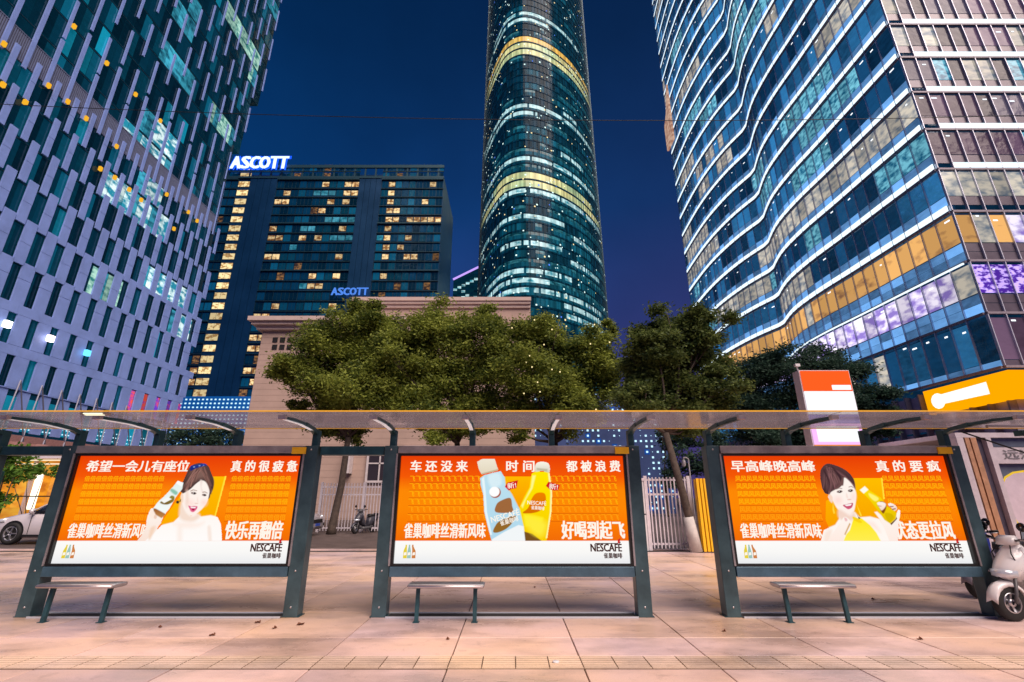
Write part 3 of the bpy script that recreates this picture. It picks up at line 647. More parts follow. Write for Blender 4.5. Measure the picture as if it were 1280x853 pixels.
def shelter():
    t = thing('bus_shelter', (0, 7.2, 0), 'long glass canopy with yellow edge rails on slim teal posts above the light boxes', 'bus shelter')
    xs = [p + d for p in (-9.4, -4.7, 0, 4.7) for d in (-1.77, -.59, .59, 1.77)] + [7.65, 8.85]
    for x in xs:
        m = MB(); z0 = 2.226 if x < 7 else 2.38
        m.box(x-.042, x+.042, 7.12, 7.24, z0, 2.46); m.build('column', M['teal'], t, bevel=.004)
        m = MB(); pts = [(x, 7.18, 2.40), (x, 7.0, 2.455), (x, 6.7, 2.485), (x, 6.35, 2.49), (x, 6.05, 2.475)]
        for a, b in zip(pts, pts[1:]): m.bar(a, b, .075 if a[1] > 6.8 else .06, .05 if a[1] > 6.8 else .035)
        br = m.build('bracket', M['teal'], t)
        m = MB(); m.bar((x, 6.95, 2.437), (x, 6.55, 2.462), .052, .006); m.bar((x, 6.55, 2.462), (x, 6.07, 2.455), .046, .006); m.build('bracket_light_strip' if x < 1 else 'bracket_plate', M['palehighlight'] if x < 1 else M['teal'], br)  # left and middle: pale glowing bars paint the highlight under the brackets
        m = MB(); m.box(x-.045, x+.045, 6.0, 6.06, 2.45, 2.50); m.build('end_cap', M['steel'], br)
    for a, b in zip(xs, xs[1:]):
        m = MB(); m.box(a+.006, b-.006, 5.82, 7.30, 2.512, 2.524); m.build('roof_panel', M['canopy'], t)
    m = MB(); m.box(xs[0]-.5, 12.5, 5.79, 5.806, 2.507, 2.522); m.build('front_rail', M['yellowrail'], t)
    m = MB(); m.box(xs[0]-.5, 12.5, 7.305, 7.322, 2.506, 2.518); m.build('rear_rail', M['yellowrail'], t)
    m = MB(); m.box(8.86, 12.5, 5.82, 7.30, 2.512, 2.524); m.build('roof_panel', M['canopy'], t)
    for a, b in ((-7.52, -6.58), (-2.82, -1.88)):
        m = MB(); m.box(a, b, 7.10, 7.28, 2.095, 2.222); m.build('cross_beam', M['teal'], t, bevel=.006)
    # thin steel tubes and diagonal wires at the right end
    m = MB(); m.tube([(6.6, 6.6, 2.44), (12.4, 6.6, 2.44)], .022); m.build('steel_tube', M['steel'], t)
    m = MB(); m.tube([(6.6, 7.0, 2.42), (7.55, 7.1, 2.12), (7.7, 7.0, 2.42)], .012); m.build('tie_rod', M['black'], t)
    m = MB(); q = atY(112, 512, 5.9); m.box(-5.35, -5.02, 5.83, 5.90, 2.478, 2.508); lf = m.build('lamp', M['framepaint'], t)
    m = MB(); m.box(-5.30, -5.07, 5.815, 5.829, 2.482, 2.494); m.box(-5.30, -5.07, 5.84, 5.87, 2.472, 2.4775); m.build('lamp_tube', M['tube'], lf)
shelter()
# ------------------------------------------------------------------ benches
def bench(cx, label):
    t = thing('bench', (cx, 6.8, 0), label, 'bench', 'steel benches in front of the light boxes')
    prof = []
    for k in range(16):
        a = 2*math.pi*k/16; ca, sa = math.cos(a), math.sin(a)
        prof.append((6.82 + .15*math.copysign(abs(ca)**.5, ca), .425 + .027*math.copysign(abs(sa)**.7, sa)))
    m = MB(); m.loft([[(x, p[0] if f else 6.82+(p[0]-6.82)*.8, p[1] if f else .425+(p[1]-.425)*.6) for p in prof] for x, f in ((cx-.49, 0), (cx-.475, 1), (cx+.475, 1), (cx+.49, 0))])
    st = m.build('seat', M['steel'], t)
    m = MB()
    for dy in (-.05, .05): m.box(cx-.47, cx+.47, 6.82+dy-.004, 6.82+dy+.004, .4525, .455)
    m.build('seat_groove', M['black'], st)
    for s in (-1, 1):
        x = cx + s*.37
        m = MB(); m.bar((x, 6.80, 0.0), (x, 6.83, .40), .05, .045, up=(0, 1, 0)); lg = m.build('leg', M['teal'], t, bevel=.004)
        m = MB(); m.box(x-.04, x+.04, 6.76, 6.85, .001, .008); m.build('foot_plate', M['teal'], lg)
bench(-5.58, 'steel bench with slanting look under the leftmost lit poster, beside its left leg')
bench(-.845, 'steel bench standing in front of the poster with the two bottles')
bench(3.90, 'steel bench in front of the poster of the woman in yellow')
# ------------------------------------------------------------------ left tower: pale staggered panels over dark teal glass
M['panel'] = mat('blue_lit_cladding', (.26, .375, .80), .5, var=.12, vscale=.5, bump=.05, bscale=8)  # blue of the facade lighting is put into the panel colour
M['gl_dark'] = glassm('dark_teal_glass', (.003, .022, .040), .12, glow=(.0,.011,.020))
M['gl_teal'] = glassm('teal_glass', (.006, .075, .12), .15, glow=(.0,.032,.055))
M['gl_teal2'] = glassm('bright_teal_glass', (.012, .20, .28), .15, glow=(.0,.085,.13))
M['lit_teal'] = emat('teal_lit_window', (.07, .52, .72), .8, dark=(.01, .10, .17), scale=.9)
M['lit_white'] = emat('white_lit_window', (.80, 1., 1.), 1.2, dark=(.02, .25, .36), scale=.9, thr=(.44, .60))
M['lit_green'] = emat('green_lit_window', (.6, 1., .82), .8, dark=(.03, .25, .24), scale=1.3)
M['led_red'] = emat('red_violet_display', (.95, .10, .05), .9, dark=(.16, .05, .6), scale=1.1, thr=(.4, .6))
M['lamp_orange'] = emat('orange_lamp', (1., .50, .03), .95)
M['louvre'] = mat('grey_louvre', (.17, .20, .32), .5, var=.1)
M['louvre_dark'] = mat('louvre_gap', (.05, .05, .08), .7)
M['dkblue'] = mat('dark_blue_metal', (.02, .05, .08), .4, .4)
M['brownclad'] = mat('reddish_cladding', (.33, .17, .16), .7, var=.2)
M['spot_white'] = emat('white_floodlight', (1., 1., 1.), 3.); M['spot_pink'] = emat('pink_floodlight', (1., .85, .85), 3.); M['spot_blue'] = emat('blue_floodlight', (.15, .7, 1.), 1.6)
M['strut'] = mat('grey_strut', (.10, .10, .14), .4, .5)
M['ledw'] = emat('led_dot', (.55, .85, 1.), 1.3)
M['ledb'] = emat('led_dot_blue', (.05, .35, 1.), 1.2)
def left_tower():
    X0 = -52.; P = 2.4; H = 4.25; Z1 = 12.35             # Z1: foot of the row of tall windows
    yf = 72.2; n = 22; ys = [yf - P*(i+.5) for i in range(n)] + [yf + P*1.5, yf + P*.5]   # ys[-1], ys[-2] widen the upper part
    def cols(z): return range(-2 if z > 78 else -1 if z > 64 else 0, n)
    t = thing('office_tower', (X0, 60, 0), 'tall tower with staggered pale blue panels over dark teal glass and small orange lamps', 'building')
    m = MB(); m.box(X0-30, X0-.35, 16, yf, 0, 150); m.box(X0-30, X0-.35, yf, yf+P, 64, 150); m.box(X0-30, X0-.35, yf+P, yf+2*P, 78, 150); m.build('wall', M['gl_dark'], t)
    m = MB(); m.box(X0-.34, X0-.02, yf-.05, yf+.15, 8, 64); m.build('corner_edge', M['dkblue'], t)
    def b(dx, dy, dz, mt, name):
        mb = MB(); mb.box(0, dx, -dy/2, dy/2, 0, dz); return mb.mesh(name, mt)
    lit = {}
    def mark(pts, key, X=X0):
        for x, y in pts:
            p = atX(x, y, X); i = round((yf-p.y)/P - .5); k = math.floor((p.z - Z1)/H)
            lit[(i, k)] = key
    mark([(160,150),(172,160),(184,172),(197,182),(207,192),(214,198)], 'lit_white')
    mark([(178,145),(188,160),(202,178),(215,190)], 'lit_white'); mark([(208,75),(216,86),(224,96),(232,108),(240,118)], 'lit_teal')
    mark([(288,28),(296,40),(304,52),(312,66),(318,78),(322,88)], 'lit_green'); mark([(232,8),(240,18),(248,28)], 'lit_teal')
    mark([(270,150),(277,162),(284,172)], 'lit_green'); mark([(116,349),(133,358),(150,368)], 'lit_green'); mark([(186,352),(200,362),(214,372),(226,380)], 'lit_white')
    mark([(140,245),(152,254),(166,262),(180,270),(190,282),(200,290)], 'lit_white'); mark([(176,235),(190,246)], 'lit_white'); mark([(225,410),(236,416)], 'lit_white'); mark([(345,0),(340,10)], 'lit_teal')
    gm = {}
    panes = []
    for k in range(-1, 33):
        for i in cols(Z1+H*k):
            for h in range(2):
                key = lit.get((i, k))
                if key is None: key = random.choices(['gl_dark', 'gl_teal', 'gl_teal2'], [.80, .17, .03])[0]
                elif random.random() < .2: key = 'lit_teal'
                kk = (key, k >= 0)
                if kk not in gm:
                    mb = MB(); mb.box(0, .02, -P/4+.03, P/4-.03, .05, H-.35); gm[kk] = mb.mesh('window_'+key, M[key])
                panes.append((gm[kk], (X0-.30, ys[i]+(h-.5)*P/2, Z1+H*k), 0, 3.))
    pieces('window', panes, t)
    tm = b(.06, P-.02, .10, M['dkblue'], 'transom'); it = []
    for k in range(0, 33):
        for i in cols(Z1+H*k): it.append((tm, (X0-.33, ys[i], Z1+H*k-.25), 0, .6))
    pieces('transom', it, t, 0)
    # pale panels: broad at the foot, ever narrower upwards
    it = []; cache = {}
    def pan(w, h):
        key = (round(w, 2), round(h, 2))
        if key not in cache: cache[key] = b(.17, w, h, M['panel'], 'facade_panel')
        return cache[key]
    for k in range(0, 8):
        z = Z1 + H*k
        w = (1.50, 1.46, 1.34, 1.18, .98, .78, .62, .50)[k]
        for i in range(n):
            y = ys[i] + (.5*P if k % 2 else 0) + P/2
            if k < 2:       # split panels with narrow shadow joint and a sill band
                it.append((pan(w, H-1.05), (X0-.16, y, z+.03), 0, 3.5)); it.append((pan(P-.012, 1.0), (X0-.158, y+.3, z+H-1.0), 0, 3.))
            elif k == 2:
                it.append((pan(w, H*.62), (X0-.16, y, z-.0), 0, 3.5)); it.append((pan(w*1.02, H*.42), (X0-.16, y, z+H*.63), 0, 3.))
            else:
                it.append((pan(w, H*.55), (X0-.16, y, z-.15), 0, 3.5)); it.append((pan(w, H*.60), (X0-.145, y, z-.13+H*.55), 0, 3.))
    zb = 45.0
    for i in range(n):
        y = ys[i] + P/2
        it.append((pan(.42, 6.9 if i % 2 else 10.8), (X0-.2, y, zb), 0, 6))
    for k in range(9, 34):
        z = Z1 + H*k + 1.6; w = max(.20, .34 - .012*(k-9))
        for i in cols(z):
            if (i + k) % 2 == 0: it.append((pan(w, 5.9), (X0-.2, ys[i]+P/2, z), 0, 5))
    pieces('facade_panel', it, t)
    # first storey: smooth panels between dark windows, then the sloping struts of the base
    it = []; pw = pan(1.25, 4.2)
    for i in range(n): it.append((pw, (X0-.26, ys[i]+1.2-.9, Z1-4.3), 0, 3.5))
    pieces('base_panel', it, t)
    m = MB(); m.box(X0-.26, X0+.03, 20, yf, Z1-.1, Z1+.0); m.build('string_course', M['panel'], t)
    it = []
    mb = MB(); mb.box(0, .03, -.5, .5, 0, 3.4); wm = mb.mesh('window', M['gl_teal2'])
    for i in range(n): it.append((wm, (X0-.16, ys[i]-.9, Z1-4.2), 0, 2))
    pieces('base_window', it, t)
    mb = MB(); mb.bar((1.3, -1.35, -5.6), (.25, 0, .9), .11, .11); mb.bar((1.3, 1.35, -5.6), (.25, 0, .9), .11, .11)
    sm = mb.mesh('strut_pair', M['strut']); it = [(sm, (X0, ys[i]-.9, Z1), 0, 5) for i in range(n)]
    pieces('strut_pair', it, t)
    mb = MB()
    for r in range(3):
        for c in range(3): mb.box(0, .03, -.4+.4*c-.07, -.4+.4*c+.07, .5*r, .5*r+.13)
    dm = mb.mesh('led_dots', M['ledw']); it = [(dm, (X0-.10, ys[i]-.9, Z1-4.0), 0, 1) for i in range(n)]
    pieces('led_dots', it, t)
    m = MB(); m.box(X0-.4, X0+1.2, 18, yf-.5, 0, 7.6); m.build('podium', M['brownclad'], t)
    it = []; mb = MB(); mb.lathe([(1.0, 0), (1.0, 5.5)], (0, 0, 0), 'z', 12); cm = mb.mesh('podium_column', M['brownclad'])
    for i in range(n): it.append((cm, (X0+1.2, ys[i], 1.4), 0, 3))
    pieces('podium_column', it, t)
    # grey louvre band
    mb = MB(); mb.box(0, .04, -P/2+.06, P/2-.06, 0, 3.3, 1)
    for q in range(11): yy = -P/2+.17+q*.206; mb.box(.041, .09, yy-.06, yy+.06, .08, 3.2, 0)
    mb.box(.041, .12, -P/2+.05, -P/2+.11, 0, 3.3, 0); mb.box(.041, .12, -P/2+.112, P/2-.05, 3.2, 3.3, 0)
    lm = mb.mesh('louvre', [M['louvre'], M['louvre_dark']])
    pieces('louvre', [(lm, (X0-.26, ys[i], 45.4), 0, 3) for i in range(n)], t)
    # red-violet window displays near the far corner
    mb = MB(); mb.box(0, .03, -.47, .47, 0, 3.1); rm = mb.mesh('display_window', M['led_red'])
    for x, y in ((165,487),(182,491),(196,495),(209,498),(223,501)):
        p = atX(x, y, X0); i = round((yf-p.y)/P-.5)
        link_mesh('window_display', rm, t, (X0-.24, ys[i]+.0, Z1+.05))
    m = MB(); me = None
    mb = MB(); mb.box(0, .30, -.17, .17, -.25, .30); om = mb.mesh('orange_lamp', M['lamp_orange'])
    for x, y in ((4,55),(3,106),(31,128),(60,107),(84,127),(107,148),(92,33),(133,79),(169,118),(200,151),(145,183),(143,222),(161,237),(176,250),(208,243),(235,265),(246,276),(217,286),(125,211)):
        p = atX(x, y, X0); link_mesh('orange_lamp', om, t, (X0-.1, p.y, p.z))
    for (x, y), k in (((8,405),'spot_white'),((62,423),'spot_pink'),((108,441),'spot_blue')):
        p = atX(x, y, X0+.4); mb = MB(); mb.box(p.x-.1, p.x+.3, p.y-.3, p.y+.3, p.z-.36, p.z+.34); mb.build('floodlight', M[k], t)
left_tower()
# ------------------------------------------------------------------ hotel tower with lit rooms
M['ht_glass'] = glassm('hotel_glass', (.003, .03, .05), .15, glow=(.0,.010,.030))
M['ht_glass2'] = glassm('hotel_glass_light', (.006, .075, .11), .15, glow=(.0,.024,.058))
M['ht_core'] = mat('hotel_core', (.006, .05, .13), .35, .3, var=.2, vscale=.1)
M['ht_line'] = mat('hotel_floor_edge', (.02, .07, .10), .4, .3)
M['warm'] = emat('warm_room', (1., .72, .36), 1.1, dark=(.30, .13, .04), scale=.9, thr=(.42, .56))
M['dimwarm'] = emat('dim_warm_room', (.45, .22, .08), .7, dark=(.05, .03, .03), scale=1., thr=(.42, .6))
M['warm2'] = emat('warm_stair', (1., .78, .40), 1.1, dark=(.45, .24, .08), scale=1.1, thr=(.4, .52))
M['cool'] = emat('cool_room', (.12, .55, .75), .6, dark=(.01, .2, .3), scale=.7)
M['sign_blue'] = emat('blue_white_neon', (.62, .80, 1.), 1.7, True)
M['sign_halo'] = emat('blue_glow_halo', (.01, .09, 1.), 1.6, True)
M['sign_dim'] = emat('dim_blue_neon', (.10, .30, 1.), .9)
def hotel():
    D = 131.; xl, xr = -106., -22.6; zt = 106.8; H = 3.33
    t = thing('hotel_tower', (-64, D, 0), 'wide dark blue hotel tower with scattered warm lit rooms under the neon roof sign', 'building')
    m = MB(); m.box(xl, xr, D+.3, D+26, 0, zt-4.); m.build('wall', M['ht_core'], t)
    z0 = atY(400, 485, D).z; zs = [z0 + H*k for k in range(-9, 23)]
    def span(xa, ya): return atY(xa, ya, D).x
    c1a, c1b = span(314, 222), span(348, 222)        # dark core strips
    c2a, c2b = span(450, 222), span(478, 222)
    sa, sb = span(314, 228)-4.3, span(314, 228)-.4   # lit stair column left of core 1
    mb = {}
    def wm(w, key):
        kk = (round(w, 2), key)
        if kk not in mb:
            q = MB(); q.box(-w/2+.16, w/2-.16, -.06, 0, (.85 if key in ('warm', 'cool', 'warm2') else .45), H-.75 if key in ('warm', 'cool') else H-.5)
            q.box(-w/2, -w/2+.069, -.10, 0, .1, H-.1, 1); q.box(-.03, .03, -.09, -.061, .45, H-.35, 1)
            mb[kk] = q.mesh('window_'+key, [M[key], M['ht_line']])
        return mb[kk]
    litpx = {}
    def lp(x0, x1, y, key='warm'):
        litpx.setdefault(round((atY((x0+x1)/2, y, D).z - z0)/H - .5), []).append((span(x0, y), span(x1, y), key))
    z = lambda X, Y: (220 + X/2.666, 180 + Y/2.666)
    for a, b_, y in ((188,232,212),(150,195,362),(140,176,427),(128,172,459),(130,160,491),(108,148,560),(90,130,630),(62,100,738),(52,104,775),(42,118,813),(352,390,154),(342,384,184),(322,362,270),(318,360,302),(305,350,364),(495,510,128),(538,550,128),(570,606,128),(556,596,155),(516,532,184),(552,585,184),(474,498,212),(518,534,212),(540,574,272),(412,440,302),(470,480,302),(500,518,302),(525,566,364),(434,454,428),(516,542,428),(428,454,459),(472,496,461),(412,442,527),(502,540,527),(270,298,560),(328,345,558),(250,290,630),(244,292,665),(228,268,738),(216,265,775),(218,262,813),(722,740,128),(770,782,128),(850,875,128),(700,736,157),(796,804,157),(702,736,185),(790,798,185),(824,860,185),(696,736,214),(750,770,214),(690,730,245),(780,804,245),(812,874,245),(690,724,272),(690,724,304),(776,794,304),(684,720,335),(740,746,335),(676,720,366),(766,794,366),(700,716,398),(676,702,430)):
        (xa, ya), (xb, _) = z(a, y), z(b_, y); lp(xa, xb, ya, 'cool' if (a, y) in ((150, 362),) else 'warm')
    for a, b_, y in ((450,520,150),(430,490,268),(500,590,250),(520,590,300),(365,385,355),(400,430,480),(600,655,180),(655,690,300)):
        (xa, ya), (xb, _) = z(a, y), z(b_, y); lp(xa, xb, ya, 'cool')
    it = []; w = 2.35
    def seg(a, b_):
        n = max(1, round((b_-a)/w)); return [(a + (b_-a)*(i+.5)/n, (b_-a)/n) for i in range(n)]
    for k, zz in enumerate(zs):
        kk = round((zz - z0)/H)
        for a, b_ in ((xl, sa-.1), (c1b, c2a), (c2b, xr)):
            for x, ww in seg(a, b_):
                key = random.choices(['ht_glass', 'ht_glass2', 'dimwarm'], [.66, .27, .07])[0]
                for la, lb, ky in litpx.get(kk, []):
                    if la-.3 < x < lb+.3: key = ky if random.random() < .9 else 'ht_glass2'
                it.append((wm(round(ww, 2), key), (x, D+.2, zz), 0, 3.0 if key in ('warm', 'cool') else 2.2))
        key = 'warm2' if kk > -5 else 'ht_glass'
        it.append((wm(round(sb-sa, 2), key), ((sa+sb)/2, D+.2, zz), 0, 3.2))
    pieces('window', it, t)
    m = MB()
    for k, zz in enumerate(zs):
        for a, b_ in ((xl, sa), (c1b, c2a), (c2b, xr)): m.box(a, b_, D-.15 if k % 5 else D-.5, D+.28, zz-.10, zz+.10 if k % 5 else zz+.3)
    m.build('floor_edge', M['ht_line'], t, kind='stuff')
    for a, b_ in ((c1a, c1b), (c2a, c2b)):
        for j in range(4):
            m = MB(); ww = (b_-a)/4; m.box(a+ww*j+.05, a+ww*(j+1)-.05, D-.02, D+.29, 0, zt-5); m.build('core_panel', M['ht_core'], t)
    # roof screen with posts
    m = MB(); m.box(xl, xr, D-.2, D+.4, zt-1.1, zt); m.box(xl, xr, D-.2, D+.3, zt-5.2, zt-4.5); m.build('parapet', M['ht_line'], t)
    mm_ = MB(); mm_.box(-.25, .25, 0, .4, 0, 3.4); pm = mm_.mesh('roof_post', M['ht_line'])
    for i in range(24): link_mesh('roof_post', pm, t, (xl + (xr-xl)*(i+.5)/24, D, zt-4.5))
    m = MB(); m.box(xl+1, xr-1, D+3, D+24, zt-4.4, zt-1.5); m.build('roof_plant', M['ht_core'], t)
    def sign(body, xa, xb, y0, y1, Dp, m1, m2, nm):
        a, b_ = atY(xa, y1, Dp), atY(xb, y0, Dp)
        s = thing(nm, (a.x, Dp, a.z), 'white blue neon ASCOTT letters on the roof edge of the hotel tower' if m2 else 'small dim blue ASCOTT letters low on the hotel tower front', 'sign')
        n = len(body); W_ = b_.x - a.x; adv = [.17, .15, .16, .18, .15, .15]; x = 0; tot = sum(adv)
        for ch, q in zip(body, adv):
            x0 = a.x + W_*x/tot; x1 = a.x + W_*(x+q*.9)/tot
            l = put_text('letter', ch, x0, x1, a.z, b_.z, Dp-.05, m1, s, .05)
            if m2:
                h = put_text('letter_halo', ch, x0-.12, x1+.12, a.z-.15, b_.z+.15, Dp+.25, m2, l, .12)  # enlarged blue copy behind each letter draws the glow around the sign
            x += q
        if m2:
            mb_ = MB(); mb_.box(a.x-.5, b_.x+.5, Dp+.5, Dp+.8, a.z-1.0, a.z-.7); mb_.box(a.x-.5, b_.x+.5, Dp+.5, Dp+.8, b_.z-.6, b_.z-.4); mb_.build('support_rail', M['ht_line'], s)
    sign('ASCOTT', 288, 362, 196, 210.5, D-1.2, M['sign_blue'], M['sign_halo'], 'roof_sign')
    sign('ASCOTT', 414, 461, 360, 369, D-1.0, M['sign_dim'], None, 'facade_sign')
    # beaded blue led band on the hotel podium
    p = thing('led_podium', (-60, 100, 0), 'low podium wrapped in rows of blue white led dots between the two left towers', 'building')
    a = atY(225, 512, 100); b_ = atY(315, 497, 100)
    m = MB(); m.box(a.x-22, b_.x+3, 100.3, 112, 0, b_.z+.3); m.build('wall', mat('podium_blue', (.01, .09, .28), .4, .2, emit=(.0, .10, .42), es=.5), p)
    m = MB()
    for r in range(14):
        for c in range(60):
            x = a.x-20 + c*.9; zz = b_.z - .4 - r*.85
            m.box(x-.17, x+.17, 100.2, 100.29, zz-.15, zz+.15)
    m.build('led_dots', M['ledw'], p, kind='stuff')
hotel()
# ------------------------------------------------------------------ round glass skyscraper
M['ct_glass'] = glassm('tower_glass', (.003, .026, .040), .12, bs=.3, glow=(.0,.008,.020), k=.0, spec=.04)
M['ct_glass2'] = glassm('tower_glass_light', (.006, .06, .09), .15, bs=.3, glow=(.0,.024,.042), k=.0, spec=.04)
M['ct_fin'] = mat('tower_mullion', (.01, .04, .06), .4, .4)
M['ct_white'] = emat('tower_white_floor', (.62, .92, .95), 1.0, dark=(.04, .30, .38), scale=.35, thr=(.36, .52))
M['ct_dim'] = emat('tower_dim_floor', (.08, .42, .52), .5, dark=(.005, .08, .12), scale=.4, thr=(.4, .6))
M['ct_yel'] = emat('tower_yellow_floor', (.95, .85, .38), 1.0, dark=(.45, .62, .35), scale=.12, thr=(.35, .6))
M['ct_or'] = emat('tower_orange_floor', (1., .58, .12), 1.0, dark=(.7, .5, .15), scale=.12, thr=(.35, .6))
M['dot_w'] = emat('small_white_light', (.75, 1., .95), 1.4); M['dot_y'] = emat('small_yellow_light', (1., .8, .4), 1.4); M['dot_b'] = emat('small_blue_light', (.1, .25, 1.), 1.3)
def round_tower():
    H = 4.2; cx, cy = 14.5, 208.; n = 216
    base = [(-9, -40), (3, -36), (15, -26.5), (24.5, -14), (30.5, -2), (32, 9), (28, 21), (18, 30), (2, 34), (-14, 31), (-27, 21), (-31.5, 10), (-31, -2), (-28, -14), (-23.5, -26), (-18, -36)]
    pl = smooth_poly([(a, b) for a, b in base], 12)
    # resample evenly
    q = np.vstack([pl, pl[:1]]); L = np.r_[0, np.cumsum(np.linalg.norm(np.diff(q, axis=0), axis=1))]
    u = np.linspace(0, L[-1], n, endpoint=False); ring = np.stack([np.interp(u, L, q[:, 0]), np.interp(u, L, q[:, 1])], 1)
    ring = ring + 0
    t = thing('round_skyscraper', (cx, cy, 0), 'very tall rounded glass skyscraper with glowing white and yellow floor bands in the middle', 'building')
    zmax = 88
    def sc(z): return 1.0 - .0004*max(0, z-40)
    def pt(i, z, out=0.):
        s_ = sc(z); x, y = ring[i % n]; r = math.hypot(x, y); return (cx + x*s_*(1+out/r), cy + y*s_*(1+out/r), z)
    def zf(y): return ratio(y)*170 + HC
    bands = []   # (z low, z high, material, start frac, end frac) by side
    full = lambda y0, y1, k, x0=-99, x1=99: bands.append((zf(y1), zf(y0), k, x0, x1))
    full(11, 14.5, 'ct_white', -26, 22); full(19, 21, 'ct_white', -40, 4); full(36, 40, 'ct_dim', -5, 9)
    full(47, 53.5, 'ct_or', -40, 30); full(55, 62, 'ct_yel'); full(72, 75, 'ct_dim', 4, 26)
    full(86, 88, 'ct_dim', 8, 30); full(105, 108, 'ct_dim', 8, 30); full(125, 128, 'ct_white', 10, 18)
    full(128, 133, 'ct_white'); full(140, 143, 'ct_white', -40, -4); full(171, 174, 'ct_dim', 6, 34); full(181, 186, 'ct_white', 12, 20); full(186, 189, 'ct_dim')
    full(197, 203, 'ct_white', -30, 20); full(199, 204, 'ct_white', 10, 34); full(207, 211, 'ct_dim', -26, 20)
    full(215, 224, 'ct_yel', -24, 24); full(216, 224, 'ct_white', -40, -24); full(225.5, 233, 'ct_yel'); full(236, 242, 'ct_white', -28, 40); full(246, 251, 'ct_dim', 2, 16)
    full(257, 260, 'ct_dim', 0, 40); full(273, 279, 'ct_white', -40, 8); full(282, 287, 'ct_dim', 2, 20); full(287, 291, 'ct_white', 12, 40); full(292, 297, 'ct_dim', -40, 8)
    full(307, 314, 'ct_white', -20, 6); full(316, 320, 'ct_white', 10, 26); full(322, 329, 'ct_white', -24, 40); full(333, 337, 'ct_dim', -36, 30); full(345, 351, 'ct_white', -26, 10); full(352, 358, 'ct_dim', 0, 30); full(360, 367, 'ct_white', -30, 8); full(369, 376, 'ct_white', 6, 26)
    full(383, 387, 'ct_white', 14, 40); full(392, 398, 'ct_white', 6, 40)
    vs = []; fs = []; mi = []; keys = ['ct_glass', 'ct_glass2', 'ct_white', 'ct_dim', 'ct_yel', 'ct_or']
    fin = MB(); ledge = MB()
    m = MB()
    for k in range(zmax):
        z0, z1 = H*k, H*(k+1); st = random.choices([0, 1], [.75, .25])[0]
        run = 0; cur = None
        for i in range(n):
            x, y = ring[i]
            if y > 14: continue
            za, zb_ = z0+.7, z1-.12; key = 'ct_glass'
            if run <= 0: run = random.randint(2, 14); cur = random.choices(['ct_glass', 'ct_glass2', 'ct_dim', 'ct_white'], [.62, .28, .085, .015] if z0 < 175 else [.74, .23, .03, 0])[0]
            run -= 1; key = cur
            for b0, b1, kk, xa, xb in bands:
                zc = (za+zb_)/2
                if b0-1.2 < zc < b1+1.2 and xa <= x <= xb and (zc-b0 > -1.2):
                    key = kk if (kk in ('ct_yel', 'ct_or') or random.random() < .85) else 'ct_glass2'
            a = pt(i, za, .0); b_ = pt(i+1, za, .0); c = pt(i+1, zb_, .0); d = pt(i, zb_, .0)
            e_ = .015*0
            if key in ('ct_white', 'ct_dim'):      # the lit ceiling shows in the upper part of the pane
                zm = zb_ - (zb_-za)*(.42 if key == 'ct_dim' else .62); e1 = pt(i, zm, .0); e2 = pt(i+1, zm, .0)
                m.add([a, b_, e2, e1], [(0, 1, 2, 3)], 1); m.add([e1, e2, c, d], [(0, 1, 2, 3)], keys.index(key))
            else: m.add([a, b_, c, d], [(0, 1, 2, 3)], keys.index(key))
            m.add([pt(i, z0, .25), pt(i+1, z0, .25), pt(i+1, za, .25), pt(i, za, .25), b_, a], [(0, 1, 2, 3), (3, 2, 4, 5)], 0)
            m.add([pt(i, z1-.12, 0), pt(i+1, z1-.12, 0), pt(i+1, z1, .25), pt(i, z1, .25)], [(0, 1, 2, 3)], 0)
            if i % 2 == 0:
                fin.add([pt(i, z0, .26), pt(i, z1, .26), pt(i, z1, .5), pt(i, z0, .5)], [(0, 1, 2, 3)])
    m.build('curtain_wall', [M[k] for k in keys], t, kind='stuff')
    fin.build('mullions', M['ct_fin'], t, kind='stuff')
    core = MB(); core.lathe([(22, 0), (22, H*zmax)], (cx, cy, 0), 'z', 24); core.build('inner_core', M['ct_fin'], t)
    dots = {k: MB() for k in ('dot_w', 'dot_y', 'dot_b')}
    for _ in range(2300):
        i = random.randrange(n)
        if ring[i][1] > 12: continue
        z = random.uniform(20, H*zmax); r = random.uniform(.16, .36)
        dk = random.choices(['dot_w', 'dot_y', 'dot_b'], [.74, .18, .08])[0]
        p = Vector(pt(i, z, .55)); tng = (Vector(pt(i+1, z, .55)) - Vector(pt(i-1, z, .55))).normalized()
        dots[dk].add([p-tng*r-Vector((0,0,r)), p+tng*r-Vector((0,0,r)), p+tng*r+Vector((0,0,r)), p-tng*r+Vector((0,0,r))], [(0, 1, 2, 3)])
    for k in dots: dots[k].build('small_lights', M[k], t, kind='stuff')
round_tower()
# small far tower with a violet edge
def far_tower():
    D = 260.; a = atY(567, 348, D); b = atY(603, 330, D)
    t = thing('far_tower', (a.x+8, D, 0), 'small distant glass tower with a slanting violet light line on its roof', 'building')
    m = MB(); m.prism([(a.x, 0), (b.x, 0), (b.x, b.z-1), (a.x, a.z-1)], 'y', D, D+20); m.build('wall', M['ct_glass2'], t)
    m = MB(); m.bar((a.x-.2, D-.4, a.z-1), (b.x+.2, D-.4, b.z-1), .5, 1.1); m.build('violet_line', emat('violet_neon', (.55, .35, 1.), 1.2), t)
    for k in range(14):
        z = a.z - 5 - 4.0*k
        for j in range(7):
            w = (b.x-a.x)/7
            mm_ = MB(); mm_.box(a.x+w*j+.15, a.x+w*(j+1)-.15, D-.1, D-.01, z+ (b.z-a.z)*(j+.5)/7, z+1.5+(b.z-a.z)*(j+.5)/7)
            mm_.build('window', M['ct_white'] if k in (1, 4) or random.random() < .12 else M['ct_glass'], t)
far_tower()
